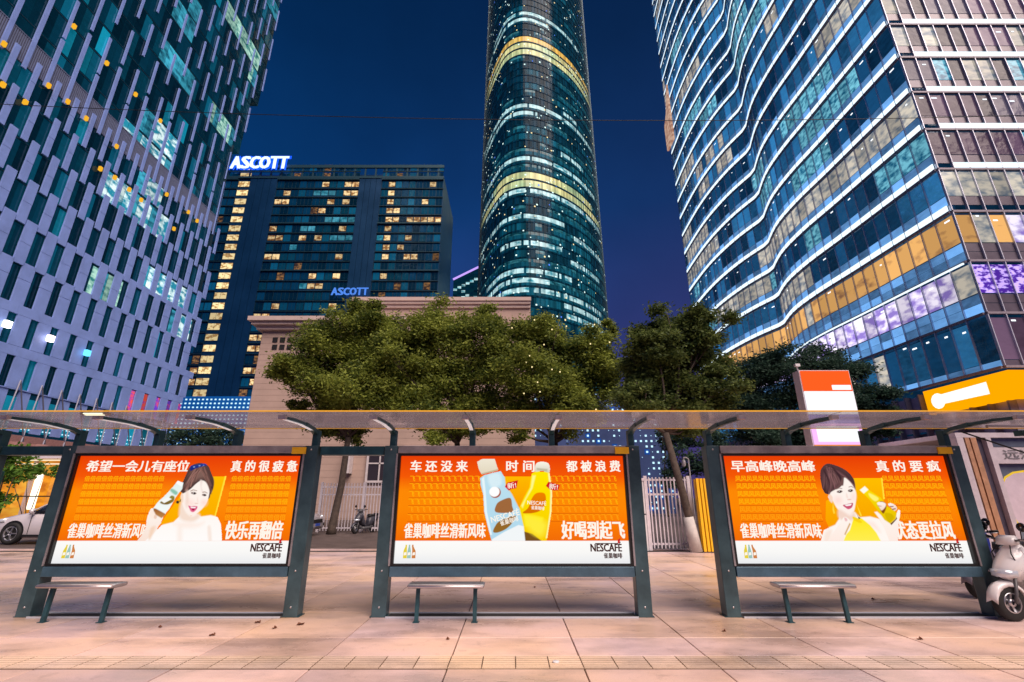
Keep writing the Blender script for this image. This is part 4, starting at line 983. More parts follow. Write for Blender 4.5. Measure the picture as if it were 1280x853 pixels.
# ------------------------------------------------------------------ right tower: wavy floors edged with led strips
M['rt_win'] = glassm('right_window', (.004, .035, .075), .1, glow=(.004,.032,.08))
M['rt_win2'] = glassm('right_window_blue', (.008, .10, .21), .12, glow=(.015,.095,.21))
M['rt_sp'] = glassm('right_spandrel', (.055, .19, .34), .25, k=.25, glow=(.09, .22, .44))  # spandrel emission added in place of city and strip light falling on it
M['rt_brown'] = glassm('front_window', (.07, .06, .08), .12, k=.0, spec=.12, glow=(.030,.026,.042))  # brown tone of the warm light on this face put into the glass
M['rt_brown2'] = glassm('front_window_plum', (.085, .055, .09), .15, k=.0, spec=.12, glow=(.040,.025,.045))
M['rt_spb'] = mat('front_spandrel', (.13, .105, .14), .35, .2, var=.2, vscale=.4)
M['rt_ledge'] = mat('ledge', (.28, .24, .29), .5, .1, var=.15)
M['rt_mull'] = mat('mullion', (.62, .64, .75), .4, .4)
M['led'] = emat('led_strip', (.78, .92, 1.), 1.35)
M['rt_beige'] = emat('lit_office', (.80, .72, .60), .8, dark=(.20, .25, .32), scale=1.3, thr=(.34, .6))
M['rt_orange'] = emat('lit_orange_floor', (.95, .50, .16), .95, dark=(.40, .19, .09), scale=.7, thr=(.30, .46))
M['rt_pink'] = emat('lit_violet_floor', (.92, .84, 1.), 1.35, dark=(.26, .18, .55), scale=1.0, thr=(.40, .60))
M['rt_violet'] = emat('violet_light_show', (.60, .42, 1.), 1.2, dark=(.07, .02, .30), scale=2.4, thr=(.46, .56))
M['rt_lilac'] = mat('lilac_lattice', (.42, .38, .58), .4, .1, var=.15, vscale=.4)
M['rt_cyan'] = emat('cyan_office', (.25, .75, .95), .8, dark=(.01, .15, .30), scale=2.)
M['rt_gold'] = emat('gold_lit_end', (1., .66, .48), .95, dark=(.55, .25, .16), scale=1.1)
def right_tower():
    t = thing('wavy_office_tower', (34.8, 32.4, 0), 'tall blue glass tower with wavy floors edged by bright white light strips', 'building')
    P = [(34.8, 32.3), (34.6, 37.5), (34.45, 43), (34.25, 48.5), (34.6, 53.5), (35.95, 58.4), (34.75, 63.0), (34.05, 68.2), (33.85, 73), (34.0, 78), (34.3, 83.2)]
    A = [np.array(p) for p in P]
    dense = []
    for i in range(len(A)-1):
        a = A[max(i-1, 0)]; b = A[i]; c = A[i+1]; d = A[min(i+2, len(A)-1)]
        if i == 5: a = b
        if i == 4: d = c
        for j in range(12):
            u = j/12; dense.append(.5*((2*b)+(-a+c)*u+(2*a-5*b+4*c-d)*u*u+(-a+3*b-3*c+d)*u**3))
    dense.append(A[-1]); dense = np.array(dense)
    L = np.r_[0, np.cumsum(np.linalg.norm(np.diff(dense, axis=0), axis=1))]
    nseg = 38; u = np.linspace(0, L[-1], nseg+1); nodes = np.stack([np.interp(u, L, dense[:, 0]), np.interp(u, L, dense[:, 1])], 1)
    w = L[-1]/nseg
    wallm = MB(); foot = [(x+.45, y) for x, y in nodes] + [(75, 83.2), (75, 32.75), (35.2, 32.75)]
    wallm.prism([tuple(map(float, p)) for p in foot], 'z', 0, 134); wallm.build('wall', M['rt_win'], t)
    floors = [(8.7+HC, 12.77+HC, 'tall'), (12.77+HC, 17.04+HC, 'pink'), (17.04+HC, 21.4+HC, 'orange')] + [(21.4+HC+4*k, 25.4+HC+4*k, 'led') for k in range(27)]
    segs = []
    for i in range(nseg):
        a, b = nodes[i], nodes[i+1]; d = b-a; segs.append(((a+b)/2, math.atan2(d[1], d[0]), np.linalg.norm(d)))
    wf = 1.33; nf = 17
    for i in range(nf): segs.append((np.array([34.8 + wf*(i+.5), 32.3]), 0.0, wf))
    cache = {}
    def piece(kind, key, h, z0, ww=None, dp=.04, out=0.):
        kk = (kind, key, round(h, 2), round(ww or w, 2), dp, out)
        if kk not in cache:
            W_ = (ww or w); mb = MB(); mb.box(-W_/2+.02, W_/2-.02, -dp-out, -out, 0, h); cache[kk] = mb.mesh(kind+'_'+key, M[key])
        return cache[kk]
    win = []; sp = []; led = []; led_edge = []; mul = []
    for fi, (z0, z1, kind) in enumerate(floors):
        h = z1-z0; runk = 0; cur = 'rt_win'
        for si, (c, ang, ww) in enumerate(segs):
            front = si >= nseg; rz = ang if front else ang + math.pi    # outward is local -Y
            cx_, cy_ = float(c[0]), float(c[1]); W_ = ww + (.03 if not front else 0)
            # the order upwards: spandrel, window, header
            if runk <= 0 or si == nseg:
                runk = random.randint(2, 7)
                cur = random.choices(['rt_win', 'rt_win2', 'rt_beige', 'rt_cyan'], [.40, .36, .16, .08])[0] if not front else random.choices(['rt_brown', 'rt_brown2', 'rt_beige', 'rt_cyan'], [.45, .41, .10, .04])[0]
            runk -= 1; key = cur
            if front and kind == 'led':
                if random.random() < .05: key = 'rt_beige'
                if fi == 6 and si-nseg > 0: key = random.choice(['rt_cyan', 'rt_brown', 'rt_beige'])
            if kind == 'orange': key = ('rt_orange' if random.random() > .08 else 'rt_beige') if (not front or si-nseg < 3) else 'rt_pink'
            if kind == 'pink': key = ('rt_pink' if si > 0 else 'rt_beige') if not front else 'rt_violet'
            if kind == 'tall': key = random.choices(['rt_win2', 'rt_win', 'rt_beige'], [.5, .35, .15])[0] if not front else 'rt_brown2'
            if kind == 'led' and not front:
                if fi == 3 and 20 < si: key = 'rt_win2'
                if fi == 5 and 5 < si < 21: key = 'rt_beige'
                if fi == 4 and 20 <= si < 30: key = 'rt_beige'
                if fi in (10, 11) and 22 <= si < 30: key = 'rt_beige' if random.random() < .7 else 'rt_win2'
                if fi in (17, 18) and 4 < si < 9: key = 'rt_gold'
                if fi in (13, 14, 15) and 12 < si < 19: key = 'rt_cyan'
            if kind == 'led':
                zled, hl = z0+.24, .46; zsp = z0+.74; hs = .80; zw = z0+1.62; hw = h-1.62-.14
            elif kind == 'tall': zsp = z0+.1; hs = .5; zw = z0+.65; hw = h-.9; zled = None
            else: zled = None; zsp = z0+.18; hs = .72; zw = z0+1.75; hw = h-1.75-.2
            win.append((piece('window', key, hw, 0, W_), (cx_, cy_, zw), rz, 2.0))
            spk = 'rt_sp' if not front else 'rt_spb'
            sp.append((piece('spandrel', spk, hs, 0, W_), (cx_, cy_, zsp), rz, 1.5))
            if kind in ('orange', 'pink'):
                sp.append((piece('spandrel', spk, .70, 0, W_), (cx_, cy_, zsp+.76), rz, 1.5))
            if zled and not (front and si-nseg < 1) and not (front and fi == 3):
                led.append((piece('light_strip', 'led', hl, 0, W_-.07, .10, .10), (cx_, cy_, zled), rz, 1.4))
            led_edge.append((piece('ledge', 'rt_ledge', .17, 0, W_+.03, .20, .0), (cx_, cy_, z0), rz, 1.4))
            # thin mullion at the joint
            ox = math.cos(rz)*(-W_/2); oy = math.sin(rz)*(-W_/2)
            kk = ('mull', round(h, 2))
            if kk not in cache:
                mb = MB(); mb.box(-.03, .03, -.19, .02, .18, h-.01); cache[kk] = mb.mesh('mullion', M['rt_mull'])
            mul.append((cache[kk], (cx_+ox, cy_+oy, z0), rz, 1.2))
    pieces('window', win, t); pieces('spandrel', sp, t, 200); pieces('light_strip', led, t, 300); pieces('ledge', led_edge, t, 200); pieces('mullion', mul, t, 200)
    # small ceiling lamps seen through the panes
    mb = MB()
    for fi, (z0, z1, kind) in enumerate(floors):
        for si, (c, ang, ww) in enumerate(segs):
            if random.random() > (.26 if kind == 'led' else .45): continue
            front = si >= nseg; rz = ang if front else ang + math.pi; ox, oy = math.cos(rz), math.sin(rz); q = random.uniform(-.3, .3); hw = random.uniform(.08, .25); zz = z1 - random.uniform(.35, .9)
            nx_, ny_ = math.sin(rz)*.06, -math.cos(rz)*.06
            mb.add([(c[0]+ox*(q-hw)+nx_, c[1]+oy*(q-hw)+ny_, zz), (c[0]+ox*(q+hw)+nx_, c[1]+oy*(q+hw)+ny_, zz), (c[0]+ox*(q+hw)+nx_, c[1]+oy*(q+hw)+ny_, zz+.13), (c[0]+ox*(q-hw)+nx_, c[1]+oy*(q-hw)+ny_, zz+.13)], [(0, 1, 2, 3)])
    mb.build('ceiling_lamps', emat('ceiling_lamp', (.9, .95, 1.), 1.5), t, kind='stuff')
    # white light line under the violet floor
    m = MB()
    for i in range(0, 22): a, b = nodes[i], nodes[i+1]; m.bar((a[0]-.38, a[1], 17.04+HC-.1), (b[0]-.38, b[1], 17.04+HC-.1), .12, .12)
    m.build('light_line', M['led'], t)
    # pale lattice at the foot
    it = []
    for si, (c, ang, ww) in enumerate(segs):
        front = si >= nseg; rz = ang if front else ang + math.pi
        for r in range(3):
            it.append((piece('lattice_panel', 'rt_lilac' if (si+r) % 3 else 'rt_spb', 2.9, 0, ww-.06, .06), (float(c[0]), float(c[1]), .6+3.05*r), rz, 2))
        kk = 'latticefin'
        if kk not in cache:
            mb = MB(); mb.box(-.07, .07, -.55, 0, 0, 9.2); cache[kk] = mb.mesh('lattice_fin', M['rt_ledge'])
        it.append((cache[kk], (float(c[0])+math.cos(rz)*ww/2, float(c[1])+math.sin(rz)*ww/2, .5), rz, 3))
    pieces('lattice_panel', it, t)
    # gold shining end at the far corner
    m = MB(); a = nodes[-1]; q0 = atY(850, 175, 81); q1 = atY(866, 108, 79)
    m.prism([(79.5, q0.z-1), (83.25, q0.z-1), (83.25, q1.z-7), (81.5, q1.z-5), (79.5, q1.z+1)], 'x', 33.3, 33.7); m.build('lit_end_panel', M['rt_gold'], t)
    # glowing yellow sign wrapped round the corner
    s = thing('glowing_sign', (34.2, 32, 8), 'glowing orange yellow sign band with a white strip wrapped round the right tower corner', 'sign')
    ya, yb = 31.35, 38.4; X = 34.0; za = atX(1256, 500, X).z; zb = atX(1256, 463, X).z
    sy = emat('sign_yellow', (1., .38, .0), 1.1, True); sw = emat('sign_white', (1., .95, .85), 1.25)
    m = MB(); m.box(X, X+.5, ya, yb, za, zb); m.box(X+.501, X+9, ya, ya+.5, za, zb); m.build('sign_box', sy, s)
    m = MB()
    yc = 37.2; zc = (za+zb)/2; pts = []
    n = 14; r = .62
    m.add([(X-.05, yc + r*math.cos(2*math.pi*i/n), zc-.05 + r*math.sin(2*math.pi*i/n)) for i in range(n)], [tuple(range(n))[::-1]])
    m.add([(X-.055, yc-.3, zc-.36), (X-.055, 33.0, zc-.36), (X-.055, 33.0, zc+.52), (X-.055, yc-.3, zc+.4)], [(0, 1, 2, 3)])
    m.add([(X+1.6+.62*math.cos(2*math.pi*i/n), ya-.05, zc+.62*math.sin(2*math.pi*i/n)) for i in range(n)], [tuple(range(n))])
    m.build('sign_emblem', sw, s)
right_tower()
# ------------------------------------------------------------------ beige low building behind the trees
M['winframe'] = mat('white_window_frame', (.62, .56, .58), .5, var=.1)
M['winglass'] = glassm('old_window_glass', (.05, .04, .05), .15, k=.2)
def beige_building():
    t = thing('beige_building', (-9, 36, 0), 'low beige rendered building with flat cornices behind the row of street trees', 'building')
    a = atY(329, 412, 36); top1 = atY(320, 400, 36).z; top2 = atY(450, 374, 41).z; xr = atY(663, 385, 41).x; xl2 = atY(448, 385, 41).x
    m = MB(); m.box(a.x, xr, 36, 52, 0, top1-.9); m.build('wall', M['beige'], t)
    m = MB(); m.box(xl2, xr, 41, 51.9, top1-.89, top2-.7); m.build('upper_storey', M['beige'], t)
    for x0, x1, y0, y1, zt, o in ((a.x, xl2+6, 36, 52, top1, .9), (xl2, xr, 41, 52, top2, .5)):
        m = MB()
        m.box(x0-o, x1+.05, y0-o, y1, zt-.35, zt); m.box(x0-o*.75, x1, y0-o*.75, y1, zt-.62, zt-.352); m.box(x0-o*.4, x1, y0-o*.4, y1, zt-.95, zt-.622)
        m.build('cornice', M['beige2'], t)
    m = MB(); m.box(xl2, xr+.02, 40.3, 40.99, top1-.9, top1+.1); m.build('ledge', M['beige2'], t)
    # shallow courses of the wall, and the vent holes
    mc_ = MB(); mc_.box(0, xr-a.x, -.012, 0, 0, .455); me = mc_.mesh('wall_course', M['beige'])
    k = 0; z = .1
    while z < top1-1.4:
        link_mesh('wall_course', me, t, (a.x, 35.998, z)); z += .47
    for r in range(2):
        for c in range(3):
            p = atY(344+9.2*c - r*.8, 425+9*r, 35.95); m = MB(); m.box(p.x-.2, p.x+.2, 35.93, 35.96, p.z-.2, p.z+.2); h = m.build('vent_hole', M['darkhole'], t)
    for xa, xb, y0, y1 in ((459, 490, 568, 601), (505, 530, 560, 600)):
        p = atY(xa, y1, 35.9); q = atY(xb, y0, 35.9)
        m = MB(); m.box(p.x, q.x, 35.85, 35.95, p.z, q.z); w = m.build('window', M['winglass'], t)
        m = MB(); s_ = .13
        m.box(p.x-.15, p.x, 35.78, 35.95, p.z-.15, q.z+.15); m.box(q.x, q.x+.15, 35.78, 35.95, p.z-.15, q.z+.15); m.box(p.x, q.x, 35.78, 35.95, p.z-.15, p.z); m.box(p.x, q.x, 35.78, 35.95, q.z, q.z+.15)
        m.box((p.x+q.x)/2-.05, (p.x+q.x)/2+.05, 35.8, 35.849, p.z, q.z); m.box(p.x, q.x, 35.8, 35.848, p.z+(q.z-p.z)*.62, p.z+(q.z-p.z)*.62+.1)
        m.build('window_frame', M['winframe'], w)
    p = atY(431, 592, 35.5); q = atY(443, 538, 35.5)
    m = MB(); m.box(p.x, q.x, 35.2, 35.95, p.z, q.z-1.2); m.box(p.x+.1, q.x-.1, 35.4, 35.95, q.z-1.19, q.z); m.build('duct', M['winframe'], t)
beige_building()
# ------------------------------------------------------------------ low building with led dots behind the trees
def led_building():
    D = 50.; a = atY(646, 620, D); b = atY(832, 492, D)
    t = thing('led_dot_building', ((a.x+b.x)/2, D, 0), 'low dark building seen under the canopy with patches of blue and white led dots', 'building')
    m = MB(); m.box(a.x, b.x, D, D+12, 0, b.z); m.build('wall', mat('navy_wall', (.03, .05, .14), .5, .1, var=.3, vscale=.3, emit=(.01, .05, .2), es=.2), t)
    mb_ = MB(); mw = MB(); mbl = MB(); n = int((b.x-a.x)/.55)
    blobs = [(.04, .78, .07, .09), (.15, .93, .1, .05), (.30, .60, .09, .12), (.16, .60, .05, .1), (.62, .62, .05, .1), (.50, .63, .10, .08), (.86, .62, .09, .16), (.90, .3, .06, .35), (.95, .1, .05, .2), (.7, .9, .1, .05)]
    for i in range(n):
        for k in range(int(b.z/.55)):
            x = a.x+.3+i*.55; z = .5+k*.55; u = (x-a.x)/(b.x-a.x); v = z/b.z
            on = any(abs(u-p)/r1 < 1 and abs(v-q)/r2 < 1 and random.random() < .55 for p, q, r1, r2 in blobs)
            r = .095 if on else .03
            if on or random.random() < .3: (mw if on else mb_).box(x-r, x+r, D-.08, D-.013, z-r, z+r)
            if on and random.random() < .22: mbl.box(x-.26, x+.26, D-.012, D-.004, z-.26, z+.26)
    mw.build('led_dots', M['ledw'], t, kind='stuff'); mb_.build('led_dots', M['ledw'], t, kind='stuff'); mbl.build('blue_panels', emat('blue_led_field', (.02, .16, .75), .45), t, kind='stuff')
led_building()
# ------------------------------------------------------------------ trees
def leafmat(name, dark, light, scale=.55):
    m = bpy.data.materials.new(name); m.use_nodes = True; t = m.node_tree; b = t.nodes['Principled BSDF']; o = t.nodes['Material Output']
    g = N(t, 'ShaderNodeNewGeometry'); nz = N(t, 'ShaderNodeTexNoise'); nz.inputs['Scale'].default_value = scale; nz.inputs['Detail'].default_value = 3
    t.links.new(g.outputs['Position'], nz.inputs['Vector'])
    ad = N(t, 'ShaderNodeMath', operation='MULTIPLY_ADD'); t.links.new(g.outputs['Random Per Island'], ad.inputs[0]); ad.inputs[1].default_value = .45; t.links.new(nz.outputs[0], ad.inputs[2])
    mr = N(t, 'ShaderNodeMapRange'); mr.inputs[1].default_value = .45; mr.inputs[2].default_value = .95; t.links.new(ad.outputs[0], mr.inputs[0])
    mx = N(t, 'ShaderNodeMix', data_type='RGBA'); t.links.new(mr.outputs[0], mx.inputs[0]); mx.inputs[6].default_value = (*dark, 1); mx.inputs[7].default_value = (*light, 1)
    t.links.new(mx.outputs[2], b.inputs['Base Color']); b.inputs['Roughness'].default_value = .6; b.inputs['Specular IOR Level'].default_value = .25
    tr = N(t, 'ShaderNodeBsdfTranslucent'); t.links.new(mx.outputs[2], tr.inputs[0]); ms = N(t, 'ShaderNodeMixShader'); ms.inputs[0].default_value = .42
    t.links.new(b.outputs[0], ms.inputs[1]); t.links.new(tr.outputs[0], ms.inputs[2]); t.links.new(ms.outputs[0], o.inputs[0])
    return m
M['leaf'] = leafmat('street_tree_leaf', (.040, .075, .016), (.36, .42, .075), .8)
M['leafm'] = leafmat('shade_tree_leaf', (.022, .050, .016), (.18, .23, .06), .9)
M['leafd'] = leafmat('dark_tree_leaf', (.014, .042, .034), (.065, .125, .085))
M['leafb'] = leafmat('shrub_leaf', (.05, .13, .02), (.22, .42, .06))
def leaves_mesh(name, blobs, mt, dens, size, squash=.85):
    P = []; S = []
    for c, r in blobs:
        n = int(dens*r*r); nc = max(6, int(14*r))
        d = RNG.normal(size=(nc, 3)); d /= np.linalg.norm(d, axis=1)[:, None]
        cc = d*RNG.uniform(.45, 1., (nc, 1))*r; cc[:, 2] *= squash
        k = RNG.integers(0, nc, n); off = RNG.normal(size=(n, 3))*r*.21; off[:, 2] *= .62
        P.append(np.array(c) + cc[k] + off)
    P = np.concatenate(P); n = len(P)
    a = RNG.normal(size=(n, 3)); a[:, 2] *= .55; a /= np.linalg.norm(a, axis=1)[:, None]
    b = RNG.normal(size=(n, 3)); b -= a*(a*b).sum(1)[:, None]; b /= np.linalg.norm(b, axis=1)[:, None]
    L = size*RNG.uniform(.7, 1.3, (n, 1)); Wd = L*.42
    V = np.stack([P-a*L*.5, P-b*Wd*.5, P+a*L*.5, P+b*Wd*.5], 1).reshape(-1, 3)
    me = bpy.data.meshes.new(name); me.vertices.add(4*n); me.vertices.foreach_set('co', V.ravel())
    me.loops.add(4*n); me.loops.foreach_set('vertex_index', np.arange(4*n)); me.polygons.add(n)
    me.polygons.foreach_set('loop_start', np.arange(0, 4*n, 4)); me.materials.append(mt); me.update(calc_edges=True)
    return me
def tree(label, base, D, blobs_px, mt='leaf', dens=4600, size=.165, trunk_r=.17, lean=0., wash=False, group=None, name='street_tree', bend=None):
    t = thing(name, base, label, 'tree', group)
    B = []
    for x, y, r in blobs_px:
        p = atY(x, y, D); dep = p.y*C_ + (p.z-HC)*S_
        B.append((Vector((p.x, D + random.uniform(-.8, .8), p.z)), r/FPX*dep))
    cen = sum((b[0] for b in B), Vector())/len(B); zmin = min(b[0].z - b[1]*.6 for b in B)
    bs = Vector(base); fork = Vector((bs.x + lean, bs.y, max(2.2, zmin)))
    m = MB(); mid = bs.lerp(fork, .5) + Vector((.06, .05, 0))
    m.tube([bs, bs+Vector((0.01, 0, .25)), mid, fork], [trunk_r*1.35, trunk_r*1.05, trunk_r*.9, trunk_r*.75], 10)
    for c, r in B:
        e_ = c + Vector((0, 0, -r*.1)); q = fork.lerp(e_, .45) + Vector((random.uniform(-.2, .2), random.uniform(-.2, .2), -.15))
        m.tube([fork, q, e_], [trunk_r*.55, trunk_r*.32, trunk_r*.1], 6)
        for _ in range(4):
            d = Vector((random.gauss(0, 1), random.gauss(0, 1), random.gauss(.3, .8))).normalized()*r*.85
            m.tube([q.lerp(e_, random.uniform(.3, .9)), e_ + d], [trunk_r*.14, .012], 5)
    m.build('trunk', M['bark'], t)
    if wash:
        m = MB(); m.tube([bs + Vector((0, 0, .01)), bs.lerp(fork, .28) + Vector((.03, .02, 0))], [trunk_r*1.42, trunk_r*1.12], 12); m.build('whitewash', M['whitewash'], t)
    o0 = wl(t); me = leaves_mesh('crown', [(tuple(c-o0), r) for c, r in B], M[mt], dens, size)
    o = bpy.data.objects.new('crown', me); COL.objects.link(o); o.parent = t
    return t
G = 'street trees behind the shelter'
tree('wide leafy tree at the left end of the row, trunk seen between two posters', (-7.9, 22.2, 0), 22,
     [(372,462,24),(395,440,34),(405,492,38),(440,415,36),(425,455,40),(470,440,38),(455,490,40),(460,398,24),(490,480,34),(395,520,26),(430,530,26),(365,505,16)], group=G, lean=.3)
tree('tallest bushy tree in the middle of the row, left of the round skyscraper', (-2.6, 22.8, 0), 22.5,
     [(520,415,36),(550,400,30),(500,450,34),(560,440,40),(595,420,32),(540,480,42),(590,480,42),(612,398,22),(520,510,34),(585,520,34),(625,450,34),(560,540,22)], group=G)
tree('leafy tree with tiny lights in front of the foot of the round skyscraper', (2.0, 22.3, 0), 22,
     [(645,425,34),(680,418,30),(665,465,40),(705,440,30),(700,490,38),(650,505,36),(740,440,30),(745,485,36),(760,460,26),(755,415,14),(640,540,20),(720,520,30)], group=G)
TT = bpy.data.objects['street_tree.002']; m = MB()
for x, y in ((640,410),(668,400),(690,412),(708,408),(680,431),(662,445),(658,453),(665,459),(672,478),(655,492),(675,490),(700,465),(743,406),(738,430),(745,512),(762,428),(712,398),(690,462)):
    p = atY(x, y, 20.2); m.box(p.x-.025, p.x+.025, 20.18, 20.22, p.z-.025, p.z+.025)
m.build('fairy_light', M['dot_y'], TT, kind='stuff')
tree('dark green tree with a leaning whitewashed trunk beside the white gate', (5.35, 14.9, 0), 15.4,
     [(812,420,30),(845,412,32),(875,420,30),(800,455,32),(840,450,42),(885,452,36),(815,490,38),(860,490,44),(898,480,28),(895,505,30),(790,500,28),(865,528,26),(830,470,44)], group=G, lean=-.55, wash=True, trunk_r=.13, dens=8500, size=.13, mt='leafm')
tree('broad rounded dark tree behind the red and white pylon sign', (15.6, 27., 0), 27,
     [(935,470,28),(975,462,30),(1015,465,32),(1050,480,30),(950,505,34),(1000,505,40),(1050,515,36),(1085,510,26),(1100,535,22),(925,510,24),(1000,545,36),(950,545,30),(1060,550,30)], 'leafd', 3300, .19, name='broad_tree')
tree('dark far tree under the canopy between the left tower base and beige building', (-29.5, 52., 0), 50,
     [(225,548,16),(250,545,20),(280,548,20),(300,552,18),(240,570,20),(270,572,22)], 'leafd', 500, .35, name='far_tree')
tree('dark leafy tree behind the gate right of the led dots', (13.0, 42., 0), 42,
     [(835,548,16),(860,545,20),(890,548,20),(850,575,20),(880,580,20),(838,600,16),(905,570,16)], 'leafd', 600, .3, name='far_tree')
# green shrub on a dark cabinet at the left edge
def shrub(label, base, blobs, dens=2500, size=.12, mt='leafb'):
    t = thing('shrub', base, label, 'shrub')
    o0 = wl(t); me = leaves_mesh('foliage', [(tuple(Vector(c)-o0), r) for c, r in blobs], M[mt], dens, size); o = bpy.data.objects.new('foliage', me); COL.objects.link(o); o.parent = t
    m = MB()
    for c, r in blobs: m.tube([Vector(base), Vector(c)], [.03, .01], 5)
    m.build('stem', M['bark'], t)
p = atY(2, 585, 11.5)
shrub('dense green shrub at the left picture edge behind the dark cabinet', (p.x-.2, 11.9, 0), [((p.x-.1, 11.7, p.z+.25), .42), ((p.x-.5, 11.7, p.z+.1), .45), ((p.x+.05, 11.8, p.z-.2), .3), ((p.x-.3, 11.8, 1.2), .5)])
c = thing('cabinet', (p.x-.3, 11.3, 0), 'dark green street cabinet cut by the left picture edge', 'cabinet')
m = MB(); m.box(p.x-.9, p.x+.12, 11.0, 11.5, .08, p.z-.08); m.build('body', mat('dark_green_paint', (.012, .045, .045), .4, var=.2), c, bevel=.015)
m = MB(); m.box(p.x-.85, p.x+.06, 10.985, 10.998, .2, p.z-.2); dr = m.build('door', mat('door_green', (.015, .055, .055), .35), c)
m = MB(); m.box(p.x-.1, p.x-.05, 10.95, 10.984, .9, 1.1); m.build('handle', M['steel'], dr)
m = MB(); m.box(p.x-.95, p.x+.17, 10.95, 11.55, 0, .079); m.build('plinth', M['slab3'], c)
q = atY(52, 590, 28)
shrub('bright green foliage over the lit yellow shop front at the left', (q.x, 28, 0), [((q.x-.8, 28, q.z-.05), .55), ((q.x+.2, 28, q.z+.1), .6), ((q.x-1.6, 28, q.z-.3), .5)], 900, .22)
# ------------------------------------------------------------------ fences, gate, barrier
def fence(name, label, x0, x1, y, h, pitch, gatepost=None):
    t = thing(name, ((x0+x1)/2, y, 0), label, 'fence')
    for z in (.18, h*.78, h-.02 if gatepost is None else h-.12):
        m = MB(); m.box(x0, x1, y-.02, y+.02, z-.03, z+.03); m.build('rail', M['fence'], t)
    n = int((x1-x0)/pitch); mb = MB(); mb.box(-.018, .018, -.045, -.021, .06, h+.06); me = mb.mesh('picket', M['fence'])
    for i in range(n+1): link_mesh('picket', me, t, (x0 + (x1-x0)*i/n, y, 0))
    for x in (x0, x1) + ((gatepost,) if gatepost else ()):
        m = MB(); m.box(x-.05, x+.05, y-.05+.001, y+.05, 0, h+.1); m.build('post', M['fence'], t)
fence('picket_gate', 'white picket gate between the white pillar and the whitewashed tree, right of the middle poster', 4.16, 5.50, 15.4, 2.05, .105)
fence('picket_fence', 'white picket fence seen between the left and middle posters', -8.95, -4.9, 23.3, 2.1, .135, -6.95)
t = thing('gate_pillar', (3.97, 15.4, 0), 'white gate pillar left of the picket gate, in two blocks', 'pillar')
m = MB(); m.box(3.86, 4.08, 15.3, 15.5, 0, 1.0); m.build('lower_block', M['white'], t); m = MB(); m.box(3.86, 4.08, 15.3, 15.5, 1.04, 2.0); m.build('upper_block', M['white'], t)
m = MB(); m.box(3.88, 4.06, 15.32, 15.48, 1.0, 1.04); m.build('joint', M['joint'], t)
m = MB(); m.box(3.83, 4.11, 15.27, 15.53, 2.0, 2.08); m.build('cap', M['fence'], t)
t = thing('yellow_barrier', (5.75, 15.0, 0), 'tall corrugated yellow barrier beside the right poster', 'barrier')
for i in range(5):
    m = MB(); x = 5.52 + i*.11; m.box(x, x+.075, 14.75, 14.84, .03, 2.05); m.build('rib', M['yellow'], t)
m = MB(); m.box(5.50, 6.1, 14.841, 14.95, .03, 2.03); m.build('sheet', M['yellow'], t)
m = MB(); m.box(6.11, 6.28, 14.75, 14.95, .0, 1.95); m.build('edge_post', M['beige2'], t)
t = thing('lamp_post', (6.45, 17.5, 0), 'thin white hooked lamp post above the yellow barrier', 'lamp post')
p = atY(863, 598, 17.5); q = atY(863, 574, 17.5)
m = MB(); m.tube([(p.x, 17.5, 0), (p.x, 17.5, q.z), (p.x-.05, 17.5, q.z+.05), (p.x-.16, 17.5, q.z+.05), (p.x-.18, 17.5, q.z-.02)], .025); m.build('pole', M['white'], t)
m = MB(); m.lathe([(.02, 0), (.07, -.05), (.07, -.2), (.02, -.25)], (p.x-.18, 17.5, q.z-.02), 'z', 10); m.build('lamp', M['white'], t)
# ------------------------------------------------------------------ pylon sign
def pylon():
    D = 14.; a = atY(1002, 514, D); b = atY(1061, 464, D); c = atY(1008, 558, D)
    t = thing('pylon_sign', (a.x+.75, D+.2, 0), 'tall lit pylon sign, red over white with a pink and white box below', 'sign')
    x0, x1 = 8.82, 10.28; zt = b.z; z1 = atY(1030, 489, D).z; z2 = atY(1030, 518, D).z; z3 = atY(1040, 530, D).z; z4 = atY(1040, 556, D).z
    m = MB(); m.box(x0-.04, x1+.04, D+.02, D+.35, z4-.12, zt+.03); m.build('cabinet', M['fence'], t)
    red = emat('lit_red', (1., .11, .015), 1.1, True); wh = emat('lit_white_face', (.95, .96, 1.), 1.1, True); pk = emat('lit_pink', (.93, .50, .93), 1.1, True); og = emat('lit_orange_strip', (1., .28, .02), 1.)
    def face(z0, z1_, mt, nm, xa=x0, xb=x1, d=0.): m = MB(); m.box(xa, xb, D-.02-d, D+.019-d, z0, z1_); return m.build(nm, mt, t)
    face(z1, zt, red, 'red_panel'); face(z2, z1-.01, wh, 'white_panel'); face(z3+.02, z2-.01, emat('lit_lilac', (.35, .30, .85), .8), 'lilac_panel')
    face(z4, z3, pk, 'pink_panel'); face(z4-.1, z4-.005, og, 'orange_strip'); face(z4+.08, z3-.08, wh, 'white_field', x0+.12, x1-.12, .04)
    z6 = atY(1045, 489, D).z; z5 = atY(1045, 482, D).z
    face(z6+.03, z5, wh, 'white_word_band', x0+.85, x1-.06, .04)
    m = MB(); m.tube([((x0+x1)/2, D+.2, 0), ((x0+x1)/2, D+.2, z4-.12)], .11, 12); m.build('pole', M['fence'], t)
    m = MB(); m.tube([(x0, D+.1, zt+.03), (x0-.02, D+.1, zt+.16)], .02); m.box(x0-.09, x0+.05, D+.02, D+.12, zt+.16, zt+.24); m.build('floodlight', M['white'], t)
pylon()
